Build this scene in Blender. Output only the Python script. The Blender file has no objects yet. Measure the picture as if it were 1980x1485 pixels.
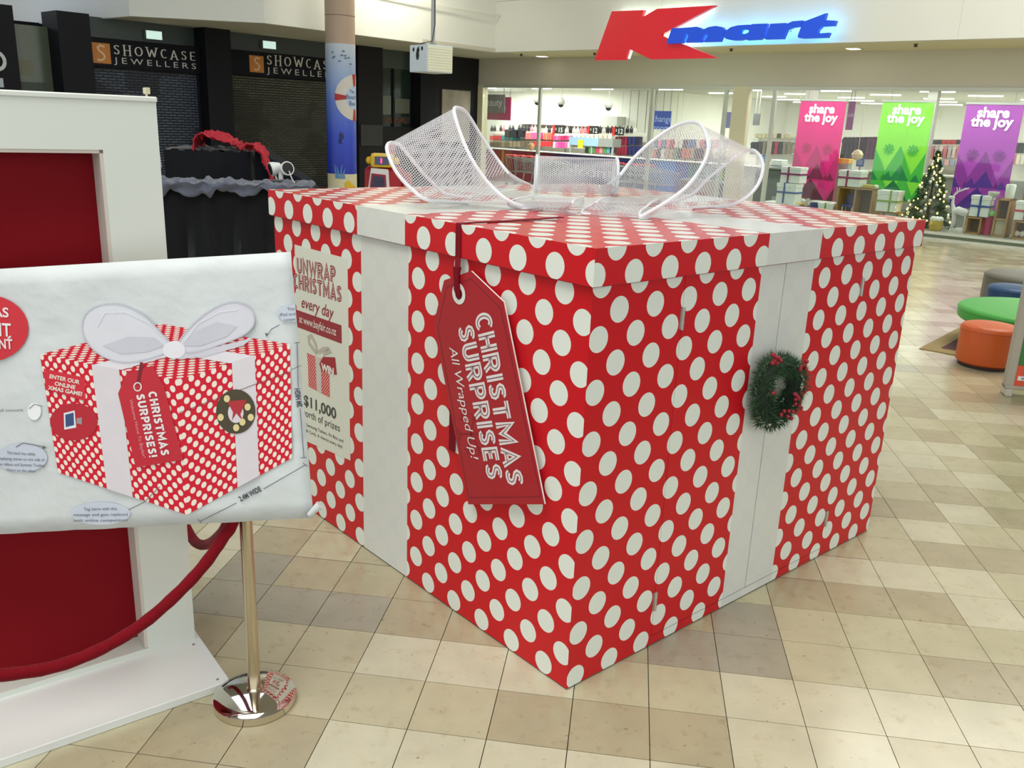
import bpy, bmesh, math, random
from mathutils import Vector, Matrix
from mathutils.geometry import tessellate_polygon
random.seed(7)
PI = math.pi
scene = bpy.context.scene
COL = scene.collection
V = Vector

# ---------------------------------------------------------------- camera
F_PX, PITCH, ROLL, CAM_H = 1698.44, 0.289926, -0.040834, 2.1889
_U = V((0, math.sin(PITCH), math.cos(PITCH))); _X = V((1, 0, 0))
CF = V((0, math.cos(PITCH), -math.sin(PITCH)))
CR = _X * math.cos(ROLL) - _U * math.sin(ROLL)
CU = _X * math.sin(ROLL) + _U * math.cos(ROLL)
CAM = V((0, 0, CAM_H))
cd = bpy.data.cameras.new('camera'); cam = bpy.data.objects.new('camera', cd); COL.objects.link(cam)
cd.sensor_width = 36.0; cd.lens = F_PX / 1980 * 36.0; cd.clip_end = 200
cam.matrix_world = Matrix(((CR.x, CU.x, -CF.x, 0), (CR.y, CU.y, -CF.y, 0), (CR.z, CU.z, -CF.z, CAM_H), (0, 0, 0, 1)))
scene.camera = cam
vs = scene.view_settings
vs.view_transform = 'Standard'; vs.look = 'None'; vs.gamma = 1.0; vs.use_curve_mapping = False
vs.exposure = 0.44

# ---------------------------------------------------------------- light
world = bpy.data.worlds.new('mall_air'); scene.world = world; world.use_nodes = True
bg = world.node_tree.nodes['Background']; bg.inputs[0].default_value = (0.93, 0.97, 0.965, 1); bg.inputs[1].default_value = 1.12

def area(name, loc, size, energy, color=(1, 1, 1), target=None, sy=None):
    l = bpy.data.lights.new(name, 'AREA'); l.energy = energy; l.size = size; l.color = color
    if sy: l.shape = 'RECTANGLE'; l.size_y = sy
    o = bpy.data.objects.new(name, l); COL.objects.link(o); o.location = loc
    d = (V(target) if target else V((loc[0], loc[1], 0))) - V(loc)
    o.rotation_euler = d.to_track_quat('-Z', 'Y').to_euler()
    return o
area('mall_ceiling_light', (-2.0, 0.8, 8.4), 5.0, 420, (1.0, 0.98, 0.93))
area('mall_ceiling_light', (8.0, 11.0, 8.4), 6.0, 560, (1.0, 0.96, 0.85))
area('mall_ceiling_light', (-5.0, 9.0, 8.4), 5.0, 200, (0.66, 0.80, 1.0))
area('mall_ceiling_light', (1.0, 17.0, 8.4), 5.0, 150, (1.0, 0.97, 0.88))

# ---------------------------------------------------------------- geometry of the place
def ray(x, y): return CF + CR * ((x - 990) / F_PX) - CU * ((y - 742.5) / F_PX)
def pl(x, y, P, n):
    d = ray(x, y); n = V(n); return CAM + d * ((V(P) - CAM).dot(n) / d.dot(n))
def gz(x, y, z=0.0):
    d = ray(x, y); return CAM + d * ((z - CAM_H) / d.z)
def zat(x, y, Y):
    d = ray(x, y); return CAM + d * (Y / d.y)
def frame(o, ang): return Matrix.Translation(V(o)) @ Matrix.Rotation(ang, 4, 'Z')
WF = Matrix.Identity(4)
BANG = math.radians(-41.5)
E0 = gz(925, 165, 3.268); E0.z = 0
BF = frame(E0, BANG); BFI = BF.inverted()          # building: x along the department store front, y into the store
BX = (BF.to_3x3() @ V((1, 0, 0))); BN = (BF.to_3x3() @ V((0, 1, 0)))
def fac(x, y, yp=0.0): return BFI @ pl(x, y, BF @ V((0, yp, 0)), BN)     # building coordinates on the plane y = yp
def shp(x, y, xp=0.0): return BFI @ pl(x, y, BF @ V((xp, 0, 0)), BX)
def bfl(x, y, z): return BFI @ gz(x, y, z)
BOXA = 0.7237479; BOXO = V((0.2691, 3.0477, 0))
XF = frame(BOXO, BOXA); XFI = XF.inverted()        # gift box: x along the right face, y along the left face
XA = XF.to_3x3() @ V((1, 0, 0)); XB = XF.to_3x3() @ V((0, 1, 0))
def lef(x, y, off=0.0):
    p = XFI @ pl(x, y, XF @ V((-off, 0, 0)), XA); return p
def rig(x, y, off=0.0):
    p = XFI @ pl(x, y, XF @ V((0, -off, 0)), XB); return p

# ---------------------------------------------------------------- materials
def lin(c):
    return tuple(((v / 255) / 12.92 if v / 255 <= 0.04045 else ((v / 255 + 0.055) / 1.055) ** 2.4) for v in c)
MATS = {}
def mat(name, rgb, rough=0.5, metal=0.0, var=0.06, scale=12.0, bump=0.0, bscale=60.0, emit=0.0, coat=0.0, spec=0.5, sheen=0.0):
    if name in MATS: return MATS[name]
    m = bpy.data.materials.new(name); m.use_nodes = True; MATS[name] = m
    nt = m.node_tree; p = nt.nodes['Principled BSDF']
    c = lin(rgb)
    tc = nt.nodes.new('ShaderNodeTexCoord'); nz = nt.nodes.new('ShaderNodeTexNoise')
    nz.inputs['Scale'].default_value = scale; nz.inputs['Detail'].default_value = 3
    nt.links.new(tc.outputs['Object'], nz.inputs['Vector'])
    mx = nt.nodes.new('ShaderNodeMix'); mx.data_type = 'RGBA'
    mx.inputs[6].default_value = tuple(max(0, v * (1 - var)) for v in c) + (1,)
    mx.inputs[7].default_value = tuple(min(1, v * (1 + var)) for v in c) + (1,)
    nt.links.new(nz.outputs['Fac'], mx.inputs[0]); nt.links.new(mx.outputs[2], p.inputs['Base Color'])
    p.inputs['Roughness'].default_value = rough; p.inputs['Metallic'].default_value = metal
    p.inputs['Specular IOR Level'].default_value = spec
    if coat: p.inputs['Coat Weight'].default_value = coat; p.inputs['Coat Roughness'].default_value = 0.08
    if sheen: p.inputs['Sheen Weight'].default_value = sheen
    if emit:
        nt.links.new(mx.outputs[2], p.inputs['Emission Color']); p.inputs['Emission Strength'].default_value = emit
        if not name.startswith('halo'): m.cycles.emission_sampling = 'NONE'
    if bump:
        n2 = nt.nodes.new('ShaderNodeTexNoise'); n2.inputs['Scale'].default_value = bscale; n2.inputs['Detail'].default_value = 4
        nt.links.new(tc.outputs['Object'], n2.inputs['Vector'])
        b = nt.nodes.new('ShaderNodeBump'); b.inputs['Strength'].default_value = bump; b.inputs['Distance'].default_value = 0.02
        nt.links.new(n2.outputs['Fac'], b.inputs['Height']); nt.links.new(b.outputs['Normal'], p.inputs['Normal'])
    return m
def M2(nt, op, a, b=None, c=None):
    n = nt.nodes.new('ShaderNodeMath'); n.operation = op
    for i, v in enumerate((a, b, c)):
        if v is None: continue
        if isinstance(v, (int, float)): n.inputs[i].default_value = v
        else: nt.links.new(v, n.inputs[i])
    return n.outputs[0]
def mixc(nt, f, a, b):
    n = nt.nodes.new('ShaderNodeMix'); n.data_type = 'RGBA'
    for i, v in ((0, f), (6, a), (7, b)):
        if isinstance(v, tuple): n.inputs[i].default_value = v + (1,)
        elif isinstance(v, (int, float)): n.inputs[i].default_value = v
        else: nt.links.new(v, n.inputs[i])
    return n.outputs[2]
RED = (200, 28, 36); CREAM = (226, 232, 223); RIBW = (214, 216, 212)
def dots(name, px, py, ox, oy, rad, bands=(), red=RED, cream=CREAM, rough=0.32, coat=0.0, spec=.22):
    """printed vinyl: two interleaved square lattices of cream dots on red, ribbon bands printed in off white (uv in metres)"""
    if name in MATS: return MATS[name]
    m = bpy.data.materials.new(name); m.use_nodes = True; MATS[name] = m
    nt = m.node_tree; p = nt.nodes['Principled BSDF']
    uv = nt.nodes.new('ShaderNodeUVMap'); sp = nt.nodes.new('ShaderNodeSeparateXYZ'); nt.links.new(uv.outputs[0], sp.inputs[0])
    u, v = sp.outputs[0], sp.outputs[1]
    def cell(du, dv):
        a = M2(nt, 'ADD', M2(nt, 'DIVIDE', M2(nt, 'SUBTRACT', u, ox), px), 50.5 + du)
        b = M2(nt, 'ADD', M2(nt, 'DIVIDE', M2(nt, 'SUBTRACT', v, oy), py), 50.5 + dv)
        a = M2(nt, 'MULTIPLY', M2(nt, 'SUBTRACT', M2(nt, 'FRACT', a), 0.5), px)
        b = M2(nt, 'MULTIPLY', M2(nt, 'SUBTRACT', M2(nt, 'FRACT', b), 0.5), py)
        return M2(nt, 'SQRT', M2(nt, 'ADD', M2(nt, 'MULTIPLY', a, a), M2(nt, 'MULTIPLY', b, b)))
    d = M2(nt, 'MINIMUM', cell(0, 0), cell(0.5, 0.5))
    dm = M2(nt, 'LESS_THAN', d, rad)
    col = mixc(nt, dm, lin(red), lin(cream))
    rb = None
    for ax, lo, hi in bands:
        q = u if ax == 'u' else v
        g = M2(nt, 'MULTIPLY', M2(nt, 'GREATER_THAN', q, lo), M2(nt, 'LESS_THAN', q, hi))
        rb = g if rb is None else M2(nt, 'MAXIMUM', rb, g)
    if rb is not None:
        dsoft = M2(nt, 'SUBTRACT', 1.0, M2(nt, 'SMOOTH_MIN', M2(nt, 'DIVIDE', d, rad * 1.25), 1.0, 0.5))
        rc = mixc(nt, M2(nt, 'GREATER_THAN', dsoft, 0.06), lin(RIBW), lin((217, 219, 213)))
        col = mixc(nt, rb, col, rc)
    tc = nt.nodes.new('ShaderNodeTexCoord'); nz = nt.nodes.new('ShaderNodeTexNoise'); nz.inputs['Scale'].default_value = 2.0
    nt.links.new(tc.outputs['Object'], nz.inputs['Vector'])
    rr = nt.nodes.new('ShaderNodeMapRange'); rr.inputs[3].default_value = rough * 0.8; rr.inputs[4].default_value = rough * 1.3
    nt.links.new(nz.outputs['Fac'], rr.inputs[0]); nt.links.new(rr.outputs[0], p.inputs['Roughness'])
    nt.links.new(col, p.inputs['Base Color'])
    p.inputs['Specular IOR Level'].default_value = spec
    if coat: p.inputs['Coat Weight'].default_value = coat; p.inputs['Coat Roughness'].default_value = 0.15
    return m
def glassmat(name='window_glass', tint=(0.93, 0.97, 0.95), gl=0.05):
    if name in MATS: return MATS[name]
    m = bpy.data.materials.new(name); m.use_nodes = True; MATS[name] = m
    nt = m.node_tree; nt.nodes.remove(nt.nodes['Principled BSDF']); out = nt.nodes['Material Output']
    t = nt.nodes.new('ShaderNodeBsdfTransparent'); t.inputs[0].default_value = tint + (1,)
    g = nt.nodes.new('ShaderNodeBsdfGlossy'); g.inputs['Roughness'].default_value = 0.03
    fr = nt.nodes.new('ShaderNodeFresnel'); fr.inputs[0].default_value = 1.45
    k = M2(nt, 'MULTIPLY', fr.outputs[0], gl / 0.05)
    k = M2(nt, 'MINIMUM', k, 0.5)
    mx = nt.nodes.new('ShaderNodeMixShader'); nt.links.new(k, mx.inputs[0])
    nt.links.new(t.outputs[0], mx.inputs[1]); nt.links.new(g.outputs[0], mx.inputs[2]); nt.links.new(mx.outputs[0], out.inputs[0])
    return m
def meshmat(name, rgb, cell=0.012, open_=0.33):
    """woven plastic mesh ribbon: honeycomb holes cut by alpha, uv in metres"""
    m = bpy.data.materials.new(name); m.use_nodes = True; MATS[name] = m
    nt = m.node_tree; p = nt.nodes['Principled BSDF']; out = nt.nodes['Material Output']
    p.inputs['Base Color'].default_value = lin(rgb) + (1,); p.inputs['Roughness'].default_value = 0.3
    uv = nt.nodes.new('ShaderNodeUVMap'); sp = nt.nodes.new('ShaderNodeSeparateXYZ'); nt.links.new(uv.outputs[0], sp.inputs[0])
    px, py = cell, cell * 1.732
    def c(du):
        a = M2(nt, 'MULTIPLY', M2(nt, 'SUBTRACT', M2(nt, 'FRACT', M2(nt, 'ADD', M2(nt, 'DIVIDE', sp.outputs[0], px), 100 + du)), .5), px)
        b = M2(nt, 'MULTIPLY', M2(nt, 'SUBTRACT', M2(nt, 'FRACT', M2(nt, 'ADD', M2(nt, 'DIVIDE', sp.outputs[1], py), 100 + du)), .5), py)
        return M2(nt, 'SQRT', M2(nt, 'ADD', M2(nt, 'MULTIPLY', a, a), M2(nt, 'MULTIPLY', b, b)))
    d = M2(nt, 'MINIMUM', c(0), c(.5))
    hole = M2(nt, 'LESS_THAN', d, cell * open_)
    t = nt.nodes.new('ShaderNodeBsdfTransparent')
    tr = nt.nodes.new('ShaderNodeBsdfTranslucent'); tr.inputs[0].default_value = lin(rgb) + (1,)
    m1 = nt.nodes.new('ShaderNodeMixShader'); m1.inputs[0].default_value = 0.35
    nt.links.new(p.outputs[0], m1.inputs[1]); nt.links.new(tr.outputs[0], m1.inputs[2])
    m2 = nt.nodes.new('ShaderNodeMixShader'); nt.links.new(hole, m2.inputs[0])
    nt.links.new(m1.outputs[0], m2.inputs[1]); nt.links.new(t.outputs[0], m2.inputs[2]); nt.links.new(m2.outputs[0], out.inputs[0])
    return m
def C(rgb, rough=0.55, **k):   # plain coloured material by colour
    return mat('paint_%02x%02x%02x_%d' % (tuple(rgb) + (int(rough * 100),)) + ('e' if k.get('emit') else '') + ('m' if k.get('metal') else ''), rgb, rough, **k)

# ---------------------------------------------------------------- mesh helpers
PM = {}
class MB:
    def __init__(s, fr=WF): s.v = []; s.f = []; s.uv = {}; s.mi = []; s.fr = fr
    def add(s, vs, fs, uvs=None, mi=0):
        b = len(s.v); s.v += [V(q) for q in vs]
        for i, f in enumerate(fs):
            s.f.append([b + k for k in f]); s.mi.append(mi)
            if uvs: s.uv[len(s.f) - 1] = uvs[i]
        return s
    def box(s, x0, x1, y0, y1, z0, z1, mi=0):
        return s.add([(x, y, z) for z in (z0, z1) for y in (y0, y1) for x in (x0, x1)],
                     [(0, 2, 3, 1), (4, 5, 7, 6), (0, 1, 5, 4), (2, 6, 7, 3), (0, 4, 6, 2), (1, 3, 7, 5)], mi=mi)
    def obox(s, c, ax, ay, az):   # oriented box: centre and three half vectors
        c, ax, ay, az = V(c), V(ax), V(ay), V(az)
        vs = [c + ax * i + ay * j + az * k for k in (-1, 1) for j in (-1, 1) for i in (-1, 1)]
        return s.add(vs, [(0, 2, 3, 1), (4, 5, 7, 6), (0, 1, 5, 4), (2, 6, 7, 3), (0, 4, 6, 2), (1, 3, 7, 5)])
    def bar(s, a, b, w, h=None):
        a, b = V(a), V(b); d = (b - a); L = d.length; d.normalize()
        up = V((0, 0, 1)) if abs(d.z) < 0.9 else V((0, 1, 0))
        x = d.cross(up).normalized(); y = x.cross(d)
        return s.obox((a + b) / 2, x * w / 2, d * L / 2, y * (h or w) / 2)
    def cyl(s, a, b, r, r2=None, n=16, caps=True):
        a, b = V(a), V(b); r2 = r if r2 is None else r2; d = (b - a).normalized()
        up = V((0, 0, 1)) if abs(d.z) < 0.9 else V((1, 0, 0))
        x = d.cross(up).normalized(); y = d.cross(x)
        vs = [a + (x * math.cos(t) + y * math.sin(t)) * r for t in [2 * PI * i / n for i in range(n)]]
        vs += [b + (x * math.cos(t) + y * math.sin(t)) * r2 for t in [2 * PI * i / n for i in range(n)]]
        fs = [(i, n + i, n + (i + 1) % n, (i + 1) % n) for i in range(n)]
        if caps: fs += [tuple(range(n)), tuple(range(2 * n - 1, n - 1, -1))]
        return s.add(vs, fs)
    def tube(s, path, r, n=10, closed=False, caps=True):
        path = [V(q) for q in path]; m = len(path); rs = r if isinstance(r, (list, tuple)) else [r] * m
        vs = []; px = None
        for i, q in enumerate(path):
            a = path[(i - 1) % m] if (closed or i) else q; b = path[(i + 1) % m] if (closed or i < m - 1) else q
            d = (b - a).normalized()
            if px is None:
                up = V((0, 0, 1)) if abs(d.z) < 0.9 else V((1, 0, 0)); px = d.cross(up).normalized()
            else: px = (px - d * px.dot(d)).normalized()
            y = d.cross(px)
            vs += [q + (px * math.cos(2 * PI * k / n) + y * math.sin(2 * PI * k / n)) * rs[i] for k in range(n)]
        fs = []
        for i in range(m if closed else m - 1):
            j = (i + 1) % m
            fs += [(i * n + k, i * n + (k + 1) % n, j * n + (k + 1) % n, j * n + k) for k in range(n)]
        if caps and not closed: fs += [tuple(range(n - 1, -1, -1)), tuple(range((m - 1) * n, m * n))]
        return s.add(vs, fs)
    def lathe(s, c, prof, n=24, ax=(0, 0, 1)):
        c = V(c); z = V(ax).normalized(); up = V((1, 0, 0)) if abs(z.x) < 0.9 else V((0, 1, 0))
        x = z.cross(up).normalized(); y = z.cross(x); vs = []
        for r, h in prof:
            vs += [c + z * h + (x * math.cos(2 * PI * k / n) + y * math.sin(2 * PI * k / n)) * max(r, 1e-4) for k in range(n)]
        fs = []
        for i in range(len(prof) - 1):
            fs += [(i * n + k, i * n + (k + 1) % n, (i + 1) * n + (k + 1) % n, (i + 1) * n + k) for k in range(n)]
        fs += [tuple(range(n - 1, -1, -1)), tuple(range((len(prof) - 1) * n, len(prof) * n))]
        return s.add(vs, fs)
    def sph(s, c, r, n=10, m=7, sc=(1, 1, 1)):
        c = V(c); vs = [c + V((0, 0, r * sc[2]))]
        for i in range(1, m):
            t = PI * i / m
            vs += [c + V((r * sc[0] * math.sin(t) * math.cos(2 * PI * k / n), r * sc[1] * math.sin(t) * math.sin(2 * PI * k / n), r * sc[2] * math.cos(t))) for k in range(n)]
        vs.append(c - V((0, 0, r * sc[2])))
        fs = [(0, 1 + k, 1 + (k + 1) % n) for k in range(n)]
        for i in range(m - 2):
            fs += [(1 + i * n + k, 1 + (i + 1) * n + k, 1 + (i + 1) * n + (k + 1) % n, 1 + i * n + (k + 1) % n) for k in range(n)]
        L = len(vs) - 1; b = 1 + (m - 2) * n
        fs += [(L, b + (k + 1) % n, b + k) for k in range(n)]
        return s.add(vs, fs)
    def poly(s, pts, o, x, y, t0=0.0, t1=0.01):
        """solid plate: outline pts (2d) in the plane o,x,y, from depth t0 to t1 along x cross y"""
        o, x, y = V(o), V(x), V(y); nn = x.cross(y).normalized(); n = len(pts)
        ar = sum(pts[i][0] * pts[(i + 1) % n][1] - pts[(i + 1) % n][0] * pts[i][1] for i in range(n))
        if ar < 0: pts = pts[::-1]
        f = [o + x * p[0] + y * p[1] + nn * t1 for p in pts]; b = [o + x * p[0] + y * p[1] + nn * t0 for p in pts]
        tri = tessellate_polygon([[V((p[0], p[1], 0)) for p in pts]])
        fs = []
        for t in tri:
            a, c, d = t
            if (V(pts[c]) - V(pts[a])).cross(V(pts[d]) - V(pts[a])) < 0: c, d = d, c
            fs.append((a, c, d)); fs.append((n + a, n + d, n + c))
        fs += [(i, n + i, n + (i + 1) % n, (i + 1) % n) for i in range(n)]
        return s.add(f + b, fs)
    def stroke(s, pts, w, o, x, y, t=0.001, closed=False):
        """flat ribbon of width w along 2d points"""
        o, x, y = V(o), V(x), V(y); nn = x.cross(y).normalized(); P = [V((a, b)) for a, b in pts]; m = len(P); A = []; B = []
        for i in range(m):
            d0 = (P[i] - P[i - 1]) if (i or closed) else (P[1] - P[0]); d1 = (P[(i + 1) % m] - P[i]) if (i < m - 1 or closed) else (P[-1] - P[-2])
            if d0.length < 1e-9: d0 = d1
            if d1.length < 1e-9: d1 = d0
            d0 = d0.normalized(); d1 = d1.normalized(); n0 = V((-d0.y, d0.x)); n1 = V((-d1.y, d1.x)); q = n0 + n1
            if q.length < 1e-6: q = n0
            q = q.normalized(); k = min(2.2, 1 / max(0.3, q.dot(n1)))
            A.append(P[i] + q * (w / 2 * k)); B.append(P[i] - q * (w / 2 * k))
        vs = [o + x * p.x + y * p.y + nn * t for p in A] + [o + x * p.x + y * p.y + nn * t for p in B]
        fs = [(m + i, m + (i + 1) % m, (i + 1) % m, i) for i in range(m if closed else m - 1)]
        return s.add(vs, fs)
    def mesh(s, me, o, x, y):
        """append a flat 2d mesh (text) on the plane o,x,y"""
        o, x, y = V(o), V(x), V(y); nn = x.cross(y).normalized()
        return s.add([o + x * q.co.x + y * q.co.y + nn * q.co.z for q in me.vertices], [tuple(f.vertices) for f in me.polygons])
    def grid(s, rows, uvs=None, closed=False):
        """rows of points -> quads"""
        n = len(rows[0]); vs = [q for r in rows for q in r]; fs = []; us = [] if uvs else None
        for i in range(len(rows) - 1):
            for k in range(n - 1):
                fs.append((i * n + k, i * n + k + 1, (i + 1) * n + k + 1, (i + 1) * n + k))
                if uvs: us.append((uvs[i][k], uvs[i][k + 1], uvs[i + 1][k + 1], uvs[i + 1][k]))
        return s.add(vs, fs, us)
    def build(s, name, m, parent=None, smooth=False, bevel=0.0, kind=None, label=None, seg=1, origin=None):
        me = bpy.data.meshes.new(name)
        pm = PM[parent.name] if parent is not None else (frame(origin, 0) if origin is not None else s.fr)
        T = pm.inverted() @ s.fr
        me.from_pydata([T @ q for q in s.v], [], s.f)
        if s.uv:
            ul = me.uv_layers.new(name='UVMap')
            for i, pg in enumerate(me.polygons):
                if i in s.uv:
                    for li, q in zip(pg.loop_indices, s.uv[i]): ul.data[li].uv = q
        ms = m if isinstance(m, (list, tuple)) else [m]
        for q in ms: me.materials.append(q)
        if len(ms) > 1:
            for pg, k in zip(me.polygons, s.mi): pg.material_index = k
        if bevel:
            bm = bmesh.new(); bm.from_mesh(me); bmesh.ops.remove_doubles(bm, verts=bm.verts, dist=1e-5)
            bmesh.ops.bevel(bm, geom=[e for e in bm.edges if len(e.link_faces) == 2 and e.calc_face_angle(0) > 0.6], offset=bevel, segments=seg, affect='EDGES', profile=0.6)
            bm.to_mesh(me); bm.free()
        if smooth:
            for pg in me.polygons: pg.use_smooth = True
            try: me.set_sharp_from_angle(angle=math.radians(40))
            except Exception: pass
        o = bpy.data.objects.new(name, me); COL.objects.link(o)
        PM[o.name] = pm
        if parent is not None: o.parent = parent
        else: o.matrix_world = pm
        if kind: o['kind'] = kind
        if label: o['label'] = label
        return o
def thing(name, label, cat, base, fr=WF, group=None):
    o = bpy.data.objects.new(name, None); COL.objects.link(o); o.empty_display_size = 0.1
    m = Matrix.Translation(fr @ V(base)) @ fr.to_3x3().to_4x4()
    o.matrix_world = m; PM[o.name] = m
    o['label'] = label; o['category'] = cat
    if group: o['group'] = group
    return o
def tag(o, label, cat, group=None):
    o['label'] = label; o['category'] = cat
    if group: o['group'] = group
    return o
def struct(o): o['kind'] = 'structure'; return o
_TXT = {}
def text(body, size=1.0, shear=0.0, bold=0.0, align='CENTER', space=1.0, line=1.0):
    c = bpy.data.curves.new('lettering', 'FONT'); c.body = body; c.size = size; c.shear = shear; c.offset = bold
    c.align_x = align; c.space_character = space; c.space_line = line; c.resolution_u = 3; c.fill_mode = 'FRONT'
    o = bpy.data.objects.new('lettering', c); me = bpy.data.meshes.new_from_object(o)
    bpy.data.objects.remove(o); return me
def txt(parent, fr, body, o, x, y, size, m, name='lettering', fitw=None, split=False, **k):
    """flat lettering as one mesh part; x,y are unit directions"""
    me = text(body, size, **k)
    x, y = V(x), V(y)
    if fitw:
        xs = [q.co.x for q in me.vertices]
        if xs: x = x * (fitw / (max(xs) - min(xs)))
    if not split:
        b = MB(fr); b.mesh(me, o, x, y); bpy.data.meshes.remove(me)
        return b.build(name, m, parent, kind='stuff')
    par = list(range(len(me.vertices)))          # one part per letter
    def find(i):
        while par[i] != i: par[i] = par[par[i]]; i = par[i]
        return i
    for f in me.polygons:
        for q in f.vertices[1:]: par[find(q)] = find(f.vertices[0])
    grp = {}
    for f in me.polygons: grp.setdefault(find(f.vertices[0]), []).append(tuple(f.vertices))
    o, nn = V(o), x.cross(y).normalized()
    for fs in grp.values():
        ids = sorted({q for f in fs for q in f}); ix = {q: i for i, q in enumerate(ids)}; b = MB(fr)
        b.add([o + x * me.vertices[q].co.x + y * me.vertices[q].co.y for q in ids], [[ix[q] for q in f] for f in fs]); b.build('letter', m, parent)
    bpy.data.meshes.remove(me)
def arc(cx, cy, rx, ry, a0, a1, n=12):
    return [(cx + rx * math.cos(math.radians(a0 + (a1 - a0) * i / n)), cy + ry * math.sin(math.radians(a0 + (a1 - a0) * i / n))) for i in range(n + 1)]
GL = {
 'C': (.60, [arc(.34, .5, .24, .40, 50, 310, 16)]), 'H': (.66, [[(.11, 0), (.11, 1)], [(.55, 0), (.55, 1)], [(.11, .5), (.55, .5)]]),
 'R': (.66, [[(.11, 0), (.11, .89)] + arc(.33, .67, .21, .22, 90, -90, 8) + [(.11, .45)], [(.33, .45), (.55, 0)]]),
 'P': (.60, [[(.11, 0), (.11, .89)] + arc(.31, .66, .19, .23, 90, -90, 8) + [(.11, .43)]]),
 'I': (.22, [[(.11, 0), (.11, 1)]]),
 'S': (.56, [[(.46, .78), (.41, .86), (.29, .89), (.17, .84), (.12, .72), (.17, .60), (.30, .52), (.41, .43), (.45, .30), (.40, .16), (.28, .11), (.15, .14), (.09, .24)]]),
 'T': (.62, [[(0, .89), (.62, .89)], [(.31, .89), (.31, 0)]]), 'M': (.82, [[(.11, 0), (.11, .92), (.41, .3), (.71, .92), (.71, 0)]]),
 'A': (.70, [[(.08, 0), (.35, .90), (.62, 0)], [(.2, .28), (.5, .28)]]), 'E': (.54, [[(.5, .89), (.11, .89), (.11, .11), (.5, .11)], [(.11, .5), (.44, .5)]]),
 'U': (.66, [[(.11, 1), (.11, .36)] + arc(.33, .34, .22, .24, 180, 360, 8) + [(.55, .36), (.55, 1)]]),
 'N': (.70, [[(.11, 0), (.11, .92), (.59, .08), (.59, 1)]]), 'W': (.96, [[(.07, 1), (.28, .1), (.48, .78), (.68, .1), (.89, 1)]]),
 'O': (.74, [arc(.37, .5, .27, .40, 0, 360, 20)]), 'X': (.66, [[(.08, 0), (.58, 1)], [(.08, 1), (.58, 0)]]), '!': (.24, [[(.12, .3), (.12, 1)], [(.12, 0), (.12, .16)]]), ' ': (.35, []),
}
class Letters(list):
    def build(s, name, m, parent):
        for b in s: b.build(name, m, parent)
def stroketext(body, o, x, y, size, w, fr, t, length=None, gap=.09):
    tot = sum(GL[c][0] for c in body) + gap * (len(body) - 1)
    k = (length / (tot * size)) if length else 1.0
    cx = 0; out = Letters()
    for c in body:
        b = MB(fr)
        for ln in GL[c][1]:
            b.stroke([((q[0] + cx) * size * k, q[1] * size) for q in ln], w * size, o, x, y, t)
        cx += GL[c][0] + gap
        if b.f: out.append(b)
    return out
def noise2(x, y, s=0):
    return math.sin(x * 1.7 + s) * math.cos(y * 2.3 - s * 1.3) + 0.5 * math.sin(x * 4.1 - y * 3.3 + s * 2.1) + 0.3 * math.sin(x * 9.7 + y * 7.9 + s)
# ================================================================ SETTING
WHITE = mat('plaster_white', (222, 224, 216), 0.7, var=0.02, scale=1.5)
CREAMW = mat('plaster_cream', (226, 218, 184), 0.75, var=0.02, scale=1.5)
BEIGE = mat('header_beige', (208, 204, 188), 0.6, var=0.03, scale=1.0)
SOFF = mat('soffit_grey', (196, 192, 178), 0.8, var=0.02)
DARK = mat('shopfront_black', (13, 14, 22), 0.6, var=0.12, scale=3, spec=.25)
DARK2 = mat('shopfront_charcoal', (26, 24, 27), 0.6, spec=.25, var=0.1, scale=3)
STEEL = mat('brushed_steel', (190, 190, 186), 0.3, metal=1.0, var=0.05)
CHROME = mat('polished_chrome', (226, 222, 212), 0.06, metal=1.0, var=0.01)
GLASS = glassmat()

# ---- floor: grout bed with stone tiles 300 mm, grid turned against the building
FA = math.radians(-7.1496); FO = V((-0.5979, 3.1074, 0)); TS = 0.3
FF = frame(FO, FA); FFI = FF.inverted()
b = MB(WF); b.add([(-30, -6, -0.012), (36, -6, -0.012), (36, 62, -0.012), (-30, 62, -0.012)], [(0, 1, 2, 3)])
floor = struct(b.build('floor', mat('grout', (66, 58, 44), 0.9)))
PM['floor'] = WF
def tilemat(name, rgb, stain):
    m = bpy.data.materials.new(name); m.use_nodes = True; nt = m.node_tree; p = nt.nodes['Principled BSDF']
    g = nt.nodes.new('ShaderNodeNewGeometry')
    def nz(sc, det, rough=0.6):
        n = nt.nodes.new('ShaderNodeTexNoise'); n.inputs['Scale'].default_value = sc; n.inputs['Detail'].default_value = det
        n.inputs['Roughness'].default_value = rough; nt.links.new(g.outputs['Position'], n.inputs['Vector']); return n.outputs['Fac']
    def ramp(f, a, bb):
        r = nt.nodes.new('ShaderNodeMapRange'); r.inputs[1].default_value = a; r.inputs[2].default_value = bb; nt.links.new(f, r.inputs[0]); return r.outputs[0]
    c = lin(rgb); c2 = lin(stain)
    cl = mixc(nt, ramp(nz(5, 5), .35, .75), c, tuple(v * .86 for v in c))
    cl = mixc(nt, M2(nt, 'MULTIPLY', ramp(nz(13, 6, .7), .56, .74), .6), cl, c2)
    cl = mixc(nt, M2(nt, 'MULTIPLY', ramp(nz(38, 2), .70, .76), .75), cl, tuple(v * .35 for v in c2))
    nt.links.new(cl, p.inputs['Base Color'])
    rr = nt.nodes.new('ShaderNodeMapRange'); rr.inputs[3].default_value = 0.10; rr.inputs[4].default_value = 0.30
    nt.links.new(nz(3, 4), rr.inputs[0]); nt.links.new(rr.outputs[0], p.inputs['Roughness'])
    return m
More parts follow.
